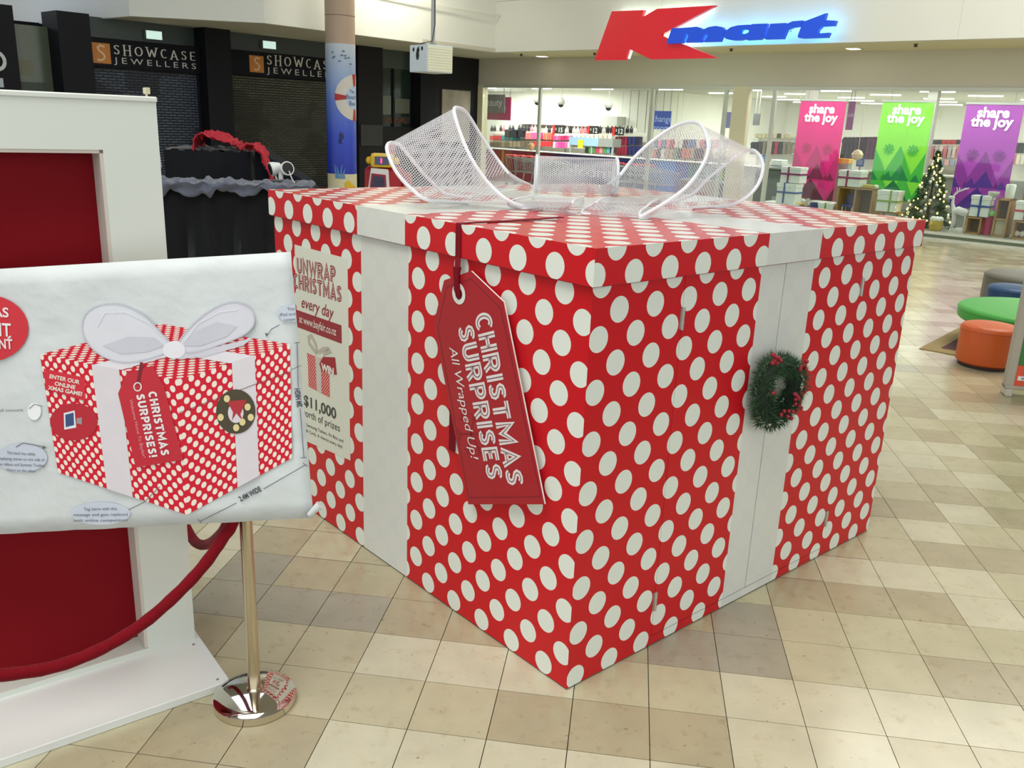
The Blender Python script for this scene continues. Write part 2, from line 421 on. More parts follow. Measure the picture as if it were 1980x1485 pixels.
TM = [tilemat('stone_light', (204, 199, 172), (172, 152, 110)), tilemat('stone_cream', (191, 184, 153), (156, 136, 98)),
      tilemat('stone_tan', (177, 167, 137), (136, 116, 86)), tilemat('stone_grey', (164, 158, 139), (116, 110, 96))]
TMESH = []
for k in range(4):
    b = MB(); g = TS - 0.0034
    b.box(0, g, 0, g, -0.010, 0.0)
    b.f = [f for f in b.f if set(f) != {0, 1, 2, 3}]
    me = bpy.data.meshes.new('tile'); me.from_pydata(b.v, [], b.f); me.materials.append(TM[k]); TMESH.append(me)
OVR = {(5, 1): 3, (4, 1): 3, (3, 1): 2, (2, -1): 2, (3, -1): 2, (4, -1): 2, (0, -1): 1, (1, -1): 1, (-1, -1): 1, (3, 0): 1, (4, 0): 1, (5, 0): 0, (6, 0): 0, (7, 0): 0, (8, 0): 0,
       (6, 1): 1, (7, 1): 1, (8, 1): 2, (9, 1): 2, (6, 2): 1, (7, 2): 1, (8, 2): 1, (5, -1): 0, (6, -1): 0, (7, -1): 1, (0, 0): 0, (1, 0): 0, (2, 0): 0, (0, -2): 0, (1, -2): 0, (2, -2): 0, (3, -2): 0, (4, -2): 0,
       (-1, 1): 3, (0, 1): 2, (1, 1): 2, (-2, 1): 3, (-3, 1): 3, (-1, 2): 2, (0, 2): 2, (-2, 0): 1, (-1, 0): 1, (-3, 0): 2, (-2, -1): 1, (-3, -1): 2, (-2, -2): 2, (-1, -2): 2, (5, -2): 1, (6, -2): 1, (-2, 2): 2, (-3, 2): 3, (5, 2): 3, (6, 3): 2, (7, 3): 2, (8, 3): 2, (9, 2): 1}
def px(P):
    d = V(P) - CAM; z = d.dot(CF)
    if z < 0.3: return None
    return (990 + F_PX * d.dot(CR) / z, 742.5 - F_PX * d.dot(CU) / z, z)
def tkind(i, j):
    if (i, j) in OVR: return OVR[(i, j)]
    h = (math.sin(i * 12.9898 + j * 78.233) * 43758.5453) % 1.0
    h2 = (math.sin((i // 3) * 45.3 + j * 17.13) * 9631.77) % 1.0
    q = 0.45 * h + 0.55 * h2
    return 0 if q < .36 else 1 if q < .62 else 2 if q < .86 else 3
cells = []
for i in range(-60, 95):
    for j in range(-8, 110):
        w = FF @ V(((i + .5) * TS, (j + .5) * TS, 0))
        q = px(w)
        if q is None: continue
        if not (-700 < q[0] < 2700 and q[1] < 2300): continue
        bl = BFI @ w
        if bl.y > 0.25 or bl.x < -0.2: continue
        lb = XFI @ w
        hid = (0.15 < lb.x < 2.28 and 0.15 < lb.y < 2.28)
        inf = (-40 < q[0] < 2020 and q[1] < 1530)
        # crude visibility behind the gift box and booth
        vis = inf and not hid
        if vis and q[1] < 1100 and 560 < q[0] < 1690: vis = False
        if vis and q[0] < 560 and q[1] < 1030: vis = False
        if vis and q[0] < 330 and q[1] < 1390 - 0.35 * q[0]: vis = False
        cells.append((vis, TS * TS * F_PX * F_PX * CAM_H / q[2] ** 3, i, j, hid))
cells.sort(key=lambda c: (-c[0], -c[1]))
for n, (vis, ar, i, j, hid) in enumerate(cells[:300]):
    o = bpy.data.objects.new('tile', TMESH[tkind(i, j)]); COL.objects.link(o)
    o.parent = floor; o.matrix_local = FF @ Matrix.Translation((i * TS, j * TS, 0))
b = MB(FF)
for vis, ar, i, j, hid in cells[300:]:
    if hid: continue
    x0, y0, g = i * TS, j * TS, TS - 0.0034
    b.add([(x0, y0, 0), (x0 + g, y0, 0), (x0 + g, y0 + g, 0), (x0, y0 + g, 0)], [(0, 1, 2, 3)], mi=tkind(i, j))
o = b.build('tile_field', TM, floor, kind='stuff')

b = MB(WF); b.box(-30, 36, -8, 46, 8.6, 8.8)
struct(b.build('ceiling', mat('mall_ceiling', (176, 172, 160), .8)))
# ---- department store front: header, soffit, upper wall
def bbox(name, m, x0, x1, y0, y1, z0, z1, bevel=0, parent=None, fr=BF):
    b = MB(fr); b.box(x0, x1, y0, y1, z0, z1); return b.build(name, m, parent, bevel=bevel)
struct(bbox('wall_store_header', BEIGE, 0, 22, 0, 0.35, 3.28, 4.06))
struct(bbox('ceiling_store_soffit', CREAMW, 2.75, 22, -2.18, 0.0, 4.06, 4.2))
uw = struct(bbox('wall_store_upper', WHITE, 2.75, 24, -2.2, -2.0, 4.045, 8.6))
for z in (5.35, 6.6): bbox('panel_joint', C((168, 168, 160)), 2.75, 24, -2.203, -2.195, z, z + 0.012, parent=uw)
for x in (8.2, 15.0): bbox('panel_joint', C((196, 198, 192)), x, x + 0.006, -2.203, -2.195, 4.06, 8.6, parent=uw)
# ---- bulkhead over the left shops: runs out, turns 45 degrees and back
def wallpath(name, pts, z0, z1, th, m):
    b = MB(BF)
    for (x0, y0), (x1, y1) in zip(pts, pts[1:]):
        d = V((x1 - x0, y1 - y0)).normalized(); n = V((d.y, -d.x)) * -th
        b.add([(x0, y0, z0), (x1, y1, z0), (x1, y1, z1), (x0, y0, z1), (x0 + n.x, y0 + n.y, z0), (x1 + n.x, y1 + n.y, z0), (x1 + n.x, y1 + n.y, z1), (x0 + n.x, y0 + n.y, z1)],
              [(0, 1, 2, 3), (7, 6, 5, 4), (0, 4, 5, 1), (3, 2, 6, 7), (0, 3, 7, 4), (1, 5, 6, 2)])
    return struct(b.build(name, m))
BK = [(-14.0, -12.35), (1.07, -11.85), (2.95, -9.75), (2.75, -2.0)]
bw = wallpath('wall_left_bulkhead', BK, 4.04, 8.6, 0.15, WHITE)
b = MB(BF); d = V((2.75 - 2.95, 7.75)).normalized()
b.box(2.945, 2.965, -9.6, -2.1, 4.98, 5.02); b.box(2.93, 2.958, -9.6, -2.1, 5.9, 5.915)
b.build('shadow_ledge', WHITE, bw)
b = MB(BF); b.poly([(-14, -12.3), (1.05, -11.8), (2.9, -9.7), (2.75, 0.0), (-14, 0.0)], (0, 0, 4.06), (1, 0, 0), (0, 1, 0), 0, 0.08)
struct(b.build('ceiling_left_soffit', SOFF))

# ---- left shops: dark piers, fascia, transoms (plane x = 0 of the building)
def sh(name, m, y0, y1, z0, z1, x0=-0.15, x1=0.0, parent=None, bevel=0):
    b = MB(BF); b.box(x0, x1, y0, y1, z0, z1); return b.build(name, m, parent, bevel=bevel)
yz = lambda x, y, xp=0.0: shp(x, y, xp)
wl = struct(sh('wall_left_shops', DARK, -24, 0.0, 0, 4.06, -3.6, -3.4))
struct(sh('wall_left_return', DARK2, 0.0, 0.12, 0, 4.06, -3.6, 0.0))
for n, (a, c, pr, m) in enumerate([(-14.6, -13.9, .25, DARK), (-13.06, -12.38, .3, DARK), (-9.68, -9.0, .3, DARK), (-4.95, -4.06, .12, DARK2), (-2.67, -2.05, .2, DARK), (-2.05, 0.0, 0.0, DARK2)]):
    struct(sh('trim_%d' % (n + 1), m, a, c, 0, 4.06, -0.5, pr))
struct(sh('trim_7', mat('transom_glass', (66, 76, 72), 0.3), -12.38, -4.95, 3.62, 4.06, -0.5, -0.2))
struct(sh('trim_8', mat('transom_glass', (66, 76, 72), 0.3), -4.06, -2.67, 3.55, 4.06, -0.5, -0.2))
struct(sh('trim_9', DARK2, -4.06, -2.67, 0, 1.9, -0.4, -0.05))
# shop window of the corner shop
w1 = struct(sh('window_1', mat('dim_shop_glass', (40, 52, 46), 0.15), -4.06, -2.67, 1.9, 3.55, -0.3, -0.25))
sh('window_frame', DARK, -3.42, -3.36, 1.9, 3.55, -0.25, -0.2, w1)
sh('poster', C((112, 122, 108)), -4.0, -3.45, 2.25, 2.78, -0.25, -0.235, w1)
sh('poster', C((104, 110, 98)), -3.3, -2.72, 2.3, 2.72, -0.25, -0.235, w1)
sh('display_strip', C((60, 58, 48)), -4.0, -2.7, 2.02, 2.2, -0.25, -0.235, w1)
b = MB(BF)
for k in range(9): b.sph((-0.235, -3.6 + 0.09 * k, 2.08 + 0.05 * math.sin(k * 2.1)), 0.05, sc=(.2, 1, 1))
b.build('display_goods', C((110, 62, 42)), w1)
# far left shop window
w2 = struct(sh('window_2', mat('dim_shop_glass_pale', (96, 104, 88), 0.2), -13.9, -13.06, 0, 3.75, -0.3, -0.25))
for k, (ya, yb, za, zb_, c) in enumerate([(-13.8, -13.45, 2.75, 3.05, (120, 122, 96)), (-13.75, -13.2, 2.2, 2.6, (70, 80, 70)), (-13.6, -13.1, 1.7, 2.1, (60, 74, 78))]):
    sh('display_panel', C(c), ya, yb, za, zb_, -0.25, -0.24, w2)

# ---- store shell behind the front
struct(bbox('floor_store', mat('store_vinyl', (186, 184, 170), 0.3, var=.05), -10, 22, 0.2, 20.2, -0.01, 0.004))
sc_ = struct(bbox('ceiling_store', mat('store_ceiling', (188, 186, 172), 0.8), -10, 22, 0.35, 20.2, 3.56, 3.7))
SW = mat('store_wall_white', (240, 240, 232), 0.7, var=.01)
struct(bbox('wall_store_back', SW, 0.8, 22, 20.0, 20.2, 0, 3.56))
struct(bbox('wall_store_right', SW, 21.8, 22, 0.35, 20.0, 0, 3.56))
struct(bbox('wall_store_left', SW, -10, -9.8, 0.35, 9.2, 0, 3.56))
pts = [(-9.8, 9.0), (-0.6, 9.0)] + [(-0.6 + 1.6 * math.sin(t), 9.0 + 1.6 * (1 - math.cos(t))) for t in [PI / 2 * k / 8 for k in range(1, 9)]] + [(1.0, 20.0)]
wp = wallpath('wall_store_partition', pts, 0, 3.56, -0.12, SW)
bbox('pelmet', mat('pelmet_grey', (196, 196, 190), 0.5), -5.9, -0.4, 8.3, 8.9, 2.12, 2.55, parent=wp)
# columns and mullions of the front
struct(bbox('trim_10', CREAMW, 0.0, 0.22, -0.02, 0.22, 0, 3.28))
struct(bbox('trim_11', CREAMW, 9.14, 9.56, -0.02, 0.2, 0, 3.28))
ALU = mat('window_aluminium', (206, 210, 196), 0.35, metal=0.2)
def windowset(n, x0, x1, posts, joints=()):
    w = struct(bbox('window_%d' % n, ALU, x0, x1, -0.02, 0.06, 3.2, 3.28))
    bbox('sill', ALU, x0, x1, -0.05, 0.1, 0, 0.17 if x0 > 9 else 0.04, parent=w)
    xs = sorted([x0] + posts + [x1] + list(joints))
    for p in posts: bbox('mullion', ALU, p - .045, p + .045, -0.03, 0.06, 0.0, 3.2, parent=w)
    for a, c in zip(xs, xs[1:]):
        b = MB(BF); b.box(a + .003, c - .003, 0.015, 0.027, 0.1, 3.2); b.build('pane', GLASS, w)
    return w
windowset(3, 0.22, 9.14, [2.63, 6.68, 8.93])
windowset(4, 9.56, 21.8, [10.28, 17.2], (10.95, 13.6, 15.9, 19.5))
struct(bbox('trim_12', mat('sill_green_strip', (92, 104, 84), 0.5), 9.65, 21.8, -0.06, -0.05, 0.055, 0.12))
struct(bbox('trim_13', mat('store_post_white', (232, 236, 230), 0.5), 10.15, 10.4, 2.0, 2.25, 0, 3.56))
struct(bbox('trim_14', mat('store_post_grey', (150, 148, 140), 0.5), 12.3, 12.55, 5.0, 5.25, 0, 3.56))
# store lights: tubes on the ceiling and unseen area lights added to light the shop floor
TUBE = mat('fluorescent_tube', (255, 252, 240), 0.4, emit=3.5, var=0)
for r, (y, xs) in enumerate([(1.6, 0), (3.4, .9), (5.4, .2), (7.6, 1.1), (10.0, .4), (12.6, 1.3), (15.4, .6), (18.2, 0)]):
    x = (-8.5 if y < 8.5 else 2.2) + xs
    while x < 20:
        f = tag(bbox('tube_light', TUBE, x, x + 1.0, y - .03, y + .03, 3.52, 3.555), 'white fluorescent tube on the grey ceiling inside the store', 'light', 'store ceiling tubes')
        x += 3.1
def barea(x, y, z, sx, sy_, e, col=(1, 1, .95)):
    o = area('store_fill_light', BF @ V((x, y, z)), sx, e, col, sy=sy_); o.rotation_euler = (0, 0, BANG); return o
for x, y, e in ((-5, 5.0, 260), (1, 4.0, 230), (6.5, 4.0, 220), (13, 3.8, 110), (19, 4.0, 140), (6, 13, 420), (14, 13, 460)):
    barea(x, y, 3.45, 3.5, 2.2, e)
barea(-4, 7.4, 3.45, 5, .6, 220)
for x, e in ((1.5, 48), (5.0, 48), (11.2, 28), (14.2, 28), (17.5, 34)): barea(x, .75, 3.45, 2.6, .5, e)  # extra row added behind the glass to brighten signs and banners
area('wall_washer', BF @ V((4.3, -6.2, 6.4)), .5, 80, (1.0, .96, .80), BF @ V((2.9, -6.4, 4.6)))
area('wall_washer', BF @ V((14.5, -4.2, 7.6)), 1.5, 12, (1.0, .98, .9), BF @ V((14.5, -2.2, 5.2)))
area('wall_washer', BF @ V((-2.5, -15.0, 6.6)), 1.5, 26, (.50, .62, 1.0), BF @ V((-2.5, -12.3, 5.0)))
# downlights and sprinklers in the soffit
for n, (X, Y, lb) in enumerate([(1048, 109, 'small square downlight in soffit left of the red letter'), (1650, 94, 'small square downlight in soffit right of the blue letters')]):
    p = bfl(X, Y, 4.05)
    t = thing('downlight', lb, 'light', (p.x, p.y, 4.045), BF)
    bbox('bezel', C((220, 214, 190)), p.x - .16, p.x + .16, p.y - .16, p.y + .16, 4.045, 4.06, parent=t)
    bbox('lens', mat('lamp_lens', (255, 250, 225), .4, emit=5.0), p.x - .12, p.x + .12, p.y - .12, p.y + .12, 4.038, 4.046, parent=t)
for X, Y, lb in [(1008, 105, 'leftmost dark sprinkler head under the cream soffit'), (1150, 103, 'dark sprinkler head just left of the red letter foot'), (1414, 95, 'dark sprinkler head under the blue letters'), (1771, 86, 'dark sprinkler head at the right of the soffit')]:
    p = bfl(X, Y, 4.05); b = MB(BF); b.lathe((p.x, p.y, 4.0), [(.03, 0), (.045, .01), (.02, .03), (.05, .055), (.05, .06)], 10)
    tag(b.build('sprinkler_head', C((70, 66, 56)), smooth=True, origin=BF @ V((p.x, p.y, 4.0))), lb, 'sprinkler')
# ================================================================ LEFT SHOPS
def shuttermat(name, c1, c2, dark):
    m = bpy.data.materials.new(name); m.use_nodes = True; nt = m.node_tree; p = nt.nodes['Principled BSDF']
    uv = nt.nodes.new('ShaderNodeUVMap')
    br = nt.nodes.new('ShaderNodeTexBrick'); nt.links.new(uv.outputs[0], br.inputs['Vector'])
    br.inputs['Scale'].default_value = 1.0; br.inputs['Brick Width'].default_value = 0.20; br.inputs['Row Height'].default_value = 0.062; br.inputs['Mortar Size'].default_value = 0.012
    br.inputs['Color1'].default_value = lin(c1) + (1,); br.inputs['Color2'].default_value = lin(c2) + (1,); br.inputs['Mortar'].default_value = lin(dark) + (1,)
    vo = nt.nodes.new('ShaderNodeTexVoronoi'); vo.distance = 'CHEBYCHEV'; vo.inputs['Scale'].default_value = 1.1; nt.links.new(uv.outputs[0], vo.inputs['Vector'])
    sp = nt.nodes.new('ShaderNodeSeparateColor'); nt.links.new(vo.outputs['Color'], sp.inputs[0])
    k = M2(nt, 'GREATER_THAN', sp.outputs[0], 0.62)
    nt.links.new(mixc(nt, M2(nt, 'MULTIPLY', k, .55), br.outputs['Color'], lin(dark)), p.inputs['Base Color'])
    p.inputs['Roughness'].default_value = 0.45
    bp = nt.nodes.new('ShaderNodeBump'); bp.inputs['Strength'].default_value = 0.6; bp.inputs['Distance'].default_value = 0.01
    nt.links.new(br.outputs['Fac'], bp.inputs['Height']); bp.invert = True; nt.links.new(bp.outputs[0], p.inputs['Normal'])
    return m
def shutter(label, y0, y1, z1, m):
    b = MB(BF); n = 48; rows = []; uvs = []
    zs = []
    for k in range(n):       # shallow slats
        z = z1 * k / n; zs += [(z, 0.0), (z + z1 / n * .72, 0.012), (z + z1 / n * .86, -.004)]
    zs.append((z1, 0))
    for z, d in zs:
        rows.append([(-0.12 + d, y0, z), (-0.12 + d, y1, z)]); uvs.append([(y0, z), (y1, z)])
    b.grid(rows, uvs)
    t = thing('roller_shutter', label, 'shutter', (-0.12, (y0 + y1) / 2, 0), BF)
    b.build('curtain', m, t)
    sh('bottom_rail', DARK2, y0, y1, 0, 0.09, -0.15, -0.09, t)
    for y in (y0, y1 - .05): sh('guide_rail', DARK2, y, y + .05, 0, z1, -0.15, -0.08, t)
shutter('closed blue-grey roller shutter under the left jeweller sign', -12.38, -9.68, 3.0, shuttermat('shutter_bluegrey', (86, 96, 112), (72, 80, 96), (20, 22, 32)))
shutter('closed olive-grey roller shutter under the right jeweller sign', -9.0, -4.95, 3.05, shuttermat('shutter_olive', (78, 80, 72), (62, 64, 56), (22, 22, 20)))
def serif(body, o, x, y, size, fr, length):
    gap = .22; tot = sum(GL[c][0] for c in body) + gap * (len(body) - 1); k = length / (tot * size); cx = 0; out = Letters()
    for c in body:
        b = MB(fr)
        for ln in GL[c][1]:
            for (a, q) in zip(ln, ln[1:]):
                L = math.hypot(q[0] - a[0], q[1] - a[1]) or 1; w = .06 + .09 * (abs(q[1] - a[1]) / L) ** 2
                b.stroke([((a[0] + cx) * size * k, a[1] * size), ((q[0] + cx) * size * k, q[1] * size)], w * size, o, x, y, .002)
            for e in (ln[0], ln[-1]):
                if c in 'HAWE' and (e[1] < .02 or e[1] > .98):
                    b.stroke([((e[0] + cx - .13) * size * k, abs(e[1] - .02) * size), ((e[0] + cx + .13) * size * k, abs(e[1] - .02) * size)], .045 * size, o, x, y, .002)
        cx += GL[c][0] + gap; out.append(b)
    return out
def jeweller(label, y0, y1, z0, z1, sq, tx, tw, jx, jw):
    t = thing('shop_sign', label, 'sign', (0.05, (y0 + y1) / 2, z0), BF)
    sh('fascia', mat('fascia_navy', (11, 12, 22), .6, spec=.2), y0, y1, z0, z1, -0.2, 0.05, t, bevel=.01)
    P = lambda X, Y: shp(X, Y, 0.05)
    a = P(sq[0], sq[3]); c = P(sq[2], sq[1]); s = (c.y - a.y)
    b = MB(BF); b.box(0.05, 0.056, a.y, c.y, a.z, a.z + s * .98); b.build('logo_square', mat('logo_orange', (196, 122, 48), .5), t)
    mp = lambda q: (a.y + s * q[0], a.z + s * .98 * q[1])
    b = MB(BF); b.stroke([mp(q) for q in [(.72, .82), (.5, .88), (.36, .76), (.42, .62), (.6, .5), (.7, .36), (.62, .2), (.42, .14), (.3, .2)]], s * .09, (0.058, 0, 0), (0, 1, 0), (0, 0, 1))
    b.build('logo_swirl', C((220, 190, 150)), t)
    o = P(*tx); e = P(*tw); hh = (P(tx[0], tx[1] - 21).z - o.z)
    serif('SHOWCASE', V((0.056, o.y, o.z)), (0, 1, 0), (0, 0, 1), hh, BF, e.y - o.y).build('lettering', C((206, 204, 196)), t)
    o = P(*jx); e = P(*jw)
    txt(t, BF, 'JEWELLERS', V((0.056, o.y, o.z)), (0, 1, 0), (0, 0, 1), hh * .8, C((190, 190, 186)), fitw=e.y - o.y, align='LEFT', space=1.5, split=True)
jeweller('dark jeweller sign with orange logo square, left of the two', -12.38, -9.68, 3.0, 3.62, (177, 87, 212, 121), (219, 106), (378, 110), (222, 122), (380, 128))
jeweller('dark jeweller sign with orange logo square, cut off by the blue column', -9.0, -4.95, 3.05, 3.64, (483, 106, 509, 139), (515, 126), (648, 135), (517, 141), (652, 151))
# sign fragment at the picture's left edge
p = shp(4, 118, 0.3); t = thing('shop_sign', 'pale round letter on the dark pier at the left edge', 'sign', (.26, p.y, p.z), BF)
b = MB(BF); b.stroke(arc(p.y - .1, p.z, .16, .17, 0, 360, 20), .07, (.27, 0, 0), (0, 1, 0), (0, 0, 1)); b.build('letter', C((200, 206, 206)), t)
p = shp(4, 160, 0.3); b = MB(BF); b.box(.25, .262, p.y - .06, p.y + .04, p.z - .09, p.z + .09); b.build('letter', C((180, 190, 200)), t)
# lit emergency boxes on the transoms
for X, Y, lb in ((298, 68, 'small glowing box above the left jeweller sign'), (521, 87, 'small glowing box above the right jeweller sign')):
    p = shp(X, Y, -0.1); t = thing('emergency_light', lb, 'light', (-.15, p.y, p.z - .1), BF)
    sh('housing', C((120, 126, 120)), p.y - .2, p.y + .2, p.z - .1, p.z + .1, -.2, -.1, t)
    sh('diffuser', mat('emergency_glow', (206, 236, 226), .4, emit=.55), p.y - .19, p.y + .19, p.z - .09, p.z + .09, -.1, -.095, t)
# picture on the charcoal wall
a = shp(854, 262, 0.02); c = shp(909, 176, 0.02)
t = thing('wall_picture', 'framed beige abstract picture on the charcoal wall by the store entrance', 'picture', (0.02, a.y, 1.7), BF)
sh('frame', C((120, 112, 100)), a.y - .02, c.y + .02, a.z - .2, c.z, 0.0, .03, t)
def picmat():
    m = mat('beige_wash', (168, 158, 142), .6, var=.75, scale=1.6); return m
sh('canvas', picmat(), a.y, c.y, a.z - .18, c.z - .02, .03, .034, t)
# dark planter panel under the shop window
tag(sh('notice_panel', mat('worn_black_panel', (46, 46, 48), .6, var=.4, scale=6), -4.9, -4.1, 1.35, 1.95, .12, .16, bevel=.01), 'worn black panel standing under the dim shop window', 'panel')

# ---- round column with printed sea poster
cc = V((3.8, -8.36)); CRAD = 0.335
t = thing('poster_column', 'round column wrapped in a blue underwater print with a lifebuoy', 'column', (cc.x, cc.y, 0), BF)
b = MB(BF); b.lathe((cc.x, cc.y, 0), [(CRAD - .004, 0), (CRAD - .004, 8.6)], 40); b.build('shaft', mat('column_tan', (176, 154, 134), .6, var=.04), t, smooth=True)
for z in (4.28, 5.6):
    b = MB(BF); b.lathe((cc.x, cc.y, z), [(CRAD, 0), (CRAD, .015)], 40); b.build('joint_ring', C((120, 104, 90)), t, smooth=True)
def ramp_z(name, stops, rough=.4):
    m = bpy.data.materials.new(name); m.use_nodes = True; nt = m.node_tree; p = nt.nodes['Principled BSDF']
    tc = nt.nodes.new('ShaderNodeTexCoord'); sp = nt.nodes.new('ShaderNodeSeparateXYZ'); nt.links.new(tc.outputs['Generated'], sp.inputs[0])
    cr = nt.nodes.new('ShaderNodeValToRGB'); nt.links.new(sp.outputs[2], cr.inputs[0])
    while len(cr.color_ramp.elements) < len(stops): cr.color_ramp.elements.new(.5)
    for e, (q, c) in zip(cr.color_ramp.elements, stops): e.position = q; e.color = lin(c) + (1,)
    nt.links.new(cr.outputs[0], p.inputs['Base Color']); p.inputs['Roughness'].default_value = rough; return m
ZP0, ZP1 = 0.88, 3.70
b = MB(BF); b.lathe((cc.x, cc.y, ZP0), [(CRAD, 0), (CRAD, ZP1 - ZP0)], 48)
b.build('sea_poster', ramp_z('sea_print', [(0, (30, 48, 170)), (.3, (52, 78, 200)), (.55, (92, 122, 206)), (.75, (142, 166, 206)), (1, (186, 196, 206))]), t, smooth=True)
b = MB(BF); b.lathe((cc.x, cc.y, 0), [(CRAD + .002, 0), (CRAD + .002, ZP0)], 48); b.build('poster_sand', mat('sand_print', (214, 206, 170), .5), t, smooth=True)
cdir = (BFI @ CAM) - V((cc.x, cc.y, 0)); CTH = math.atan2(cdir.y, cdir.x)
def cpt(X, Y, off=.004):
    q = max(-1.45, min(1.45, math.asin(max(-.99, min(.99, (X - 658.5) / 27.0))))) ; th = CTH + q
    z = shp(X, Y, 4.05).z
    return (cc.x + (CRAD + off) * math.cos(th), cc.y + (CRAD + off) * math.sin(th), z)
def cth(u, z, off=.004):   # u metres of arc from the facing line
    th = CTH + u / CRAD; return (cc.x + (CRAD + off) * math.cos(th), cc.y + (CRAD + off) * math.sin(th), z)
def cring(u0, z0, r0, r1, a0, a1, n, off, name, m):
    b = MB(BF); rows = []
    for k in range(n + 1):
        a = math.radians(a0 + (a1 - a0) * k / n)
        rows.append([cth(u0 + (r0 + (r1 - r0) * j / 6) * math.cos(a), z0 + (r0 + (r1 - r0) * j / 6) * math.sin(a), off) for j in range(7)])
    b.grid(rows); b.build(name, m, t)
zr = cpt(660, 188)[2]
cring(.36, zr, .26, .50, 0, 360, 48, .004, 'lifebuoy', C((206, 202, 194)))
cring(.36, zr, 0.001, .26, 0, 360, 32, .004, 'lifebuoy_centre', C((176, 196, 226)))
for a in (90, 180, 270): cring(.36, zr, .25, .505, a - 9, a + 9, 6, .007, 'lifebuoy_band', C((170, 44, 44)))
for s_, dz, sz, du in (('The', .1, .1, .28), ('Beach', -.03, .14, .27), ('Bea', -.17, .14, .28)):
    me = text(s_, sz, align='CENTER'); b = MB(BF)
    b.add([cth(du + v.co.x, zr + dz + v.co.y, .008) for v in me.vertices], [tuple(f.vertices) for f in me.polygons]); b.build('lettering', C((70, 80, 130)), t)
for k, (X, Y) in enumerate([(645, 100), (664, 99), (648, 109), (661, 107), (667, 108), (673, 112), (657, 118), (646, 111), (676, 124), (668, 113)]):
    c = cpt(X, Y); b = MB(BF); b.sph(c, .05, 8, 5, (.5, .8, .28)); b.build('fish', C((92, 110, 128)), t)
b = MB(BF)
for X, Y, r in [(657, 260, .05), (660, 263, .055), (657, 268, .06), (655, 273, .05), (658, 277, .03), (661, 259, .025)]:
    b.sph(cpt(X, Y, -.01), r, 8, 6, (.6, .8, 1.1))
b.build('seahorse', C((38, 52, 104)), t, smooth=True)
for X in (648, 652, 657, 662):
    b = MB(BF); b.tube([cpt(X, 345, .005), cpt(X - 1, 334, .005), cpt(X + (2 if X > 652 else -3), 318 + (X % 3) * 4, .004)], [.028, .02, .008], 6); b.build('coral', C((88, 140, 190)), t, smooth=True)

# ---- ceiling-hung speaker box
hc = zat(832, 113, 14.0); h0 = hc.z - .20; h1 = hc.z + .185
HF = frame((hc.x, hc.y + .12, 0), math.radians(40))
t = thing('hanging_speaker', 'white box with dark port holes hung from the ceiling on a pole', 'speaker', (0, 0, h0), HF)
b = MB(HF); b.box(-.23, .23, -.24, .24, h0, h1); b.build('cabinet', mat('speaker_white', (206, 214, 214), .5), t, bevel=.008)
for k in range(9):
    z = h0 + .02 + k * (h1 - h0 - .04) / 9; b = MB(HF); b.box(-.22, .22, -.247, -.238, z, z + .034); b.build('slat', C((222, 222, 196)), t)
for (yy, zz, r, rz) in [(.13, .32, .024, .03), (.02, .24, .04, .07), (.0, .31, .028, .03), (-.1, .33, .024, .03)]:
    b = MB(HF); b.poly([(r * math.cos(a), rz * math.sin(a)) for a in [2 * PI * k / 18 for k in range(18)]], (-.23, yy, h0 + zz), (0, -1, 0), (0, 0, 1), 0, .004); b.build('port', C((18, 18, 20)), t)
b = MB(HF); b.cyl((.03, 0, h1), (.03, 0, 8.6), .033); b.build('pole', C((176, 176, 168), .4), t, smooth=True)
b = MB(HF); b.lathe((.03, 0, h1), [(.06, 0), (.06, .03), (.035, .05)], 16); b.build('pole_flange', C((150, 150, 144), .4), t, smooth=True)
b = MB(HF); b.tube([(.03, -.035, h1 + .9), (.03, -.05, h1 + .3), (-.02, -.05, h1 + .06), (-.2, -.03, h1 + .02), (-.25, .0, h1 - .06), (-.24, .02, h0 + .3)], .008, 6); b.build('cable', C((60, 62, 64)), t, smooth=True)

# ---- coin ride beside the column
R0 = zat(745, 330, 17.0); RF = frame((R0.x, R0.y, 0), math.radians(8))
t = thing('kiddie_ride', 'colourful coin ride with a screen, behind the gift box', 'ride', (0, 0, 0), RF)
YEL = C((222, 184, 40), .35); RDR = C((168, 30, 42), .35); WHT = C((224, 222, 222), .35)
def rbox(nm, m, *a, **k):
    b = MB(RF); b.box(*a); return b.build(nm, m, t, **k)
rbox('base', WHT, -.42, .55, -.5, .5, 0, .3, bevel=.04); rbox('cabinet', RDR, -.38, .36, -.2, .35, .3, 1.28, bevel=.06)
b = MB(RF); b.poly([(-.36, .62), (.1, .62), (.06, 1.25), (-.26, 1.27)], (0, -.2, 0), (1, 0, 0), (0, 0, 1), 0, .05); b.build('screen_panel', WHT, t, bevel=.01)
b = MB(RF); b.poly([(-.31, .72), (.04, .70), (.01, 1.15), (-.25, 1.17)], (0, -.25, 0), (1, 0, 0), (0, 0, 1), 0, .015); b.build('screen_bezel', C((150, 36, 52)), t, bevel=.005)
b = MB(RF); b.poly([(-.28, .76), (.01, .74), (-.02, 1.11), (-.22, 1.13)], (0, -.266, 0), (1, 0, 0), (0, 0, 1), 0, .004); b.build('screen', mat('ride_screen', (70, 68, 92), .15, var=.5, scale=5), t)
rbox('head', YEL, -.27, .16, -.3, .1, 1.28, 1.53, bevel=.06, seg=2); b = MB(RF); b.box(-.19, .07, -.31, -.3, 1.33, 1.48); b.build('readout', C((84, 92, 120), .2), t)
b = MB(RF); b.box(-.085, -.055, -.313, -.309, 1.36, 1.45); b.build('readout_digit', mat('led_red', (255, 60, 110), .4, emit=2.0), t)
b = MB(RF); b.lathe((.12, 0, 1.5), [(.07, 0), (.07, .12), (.05, .18), (0, .2)], 14); b.build('beacon', RDR, t, smooth=True)
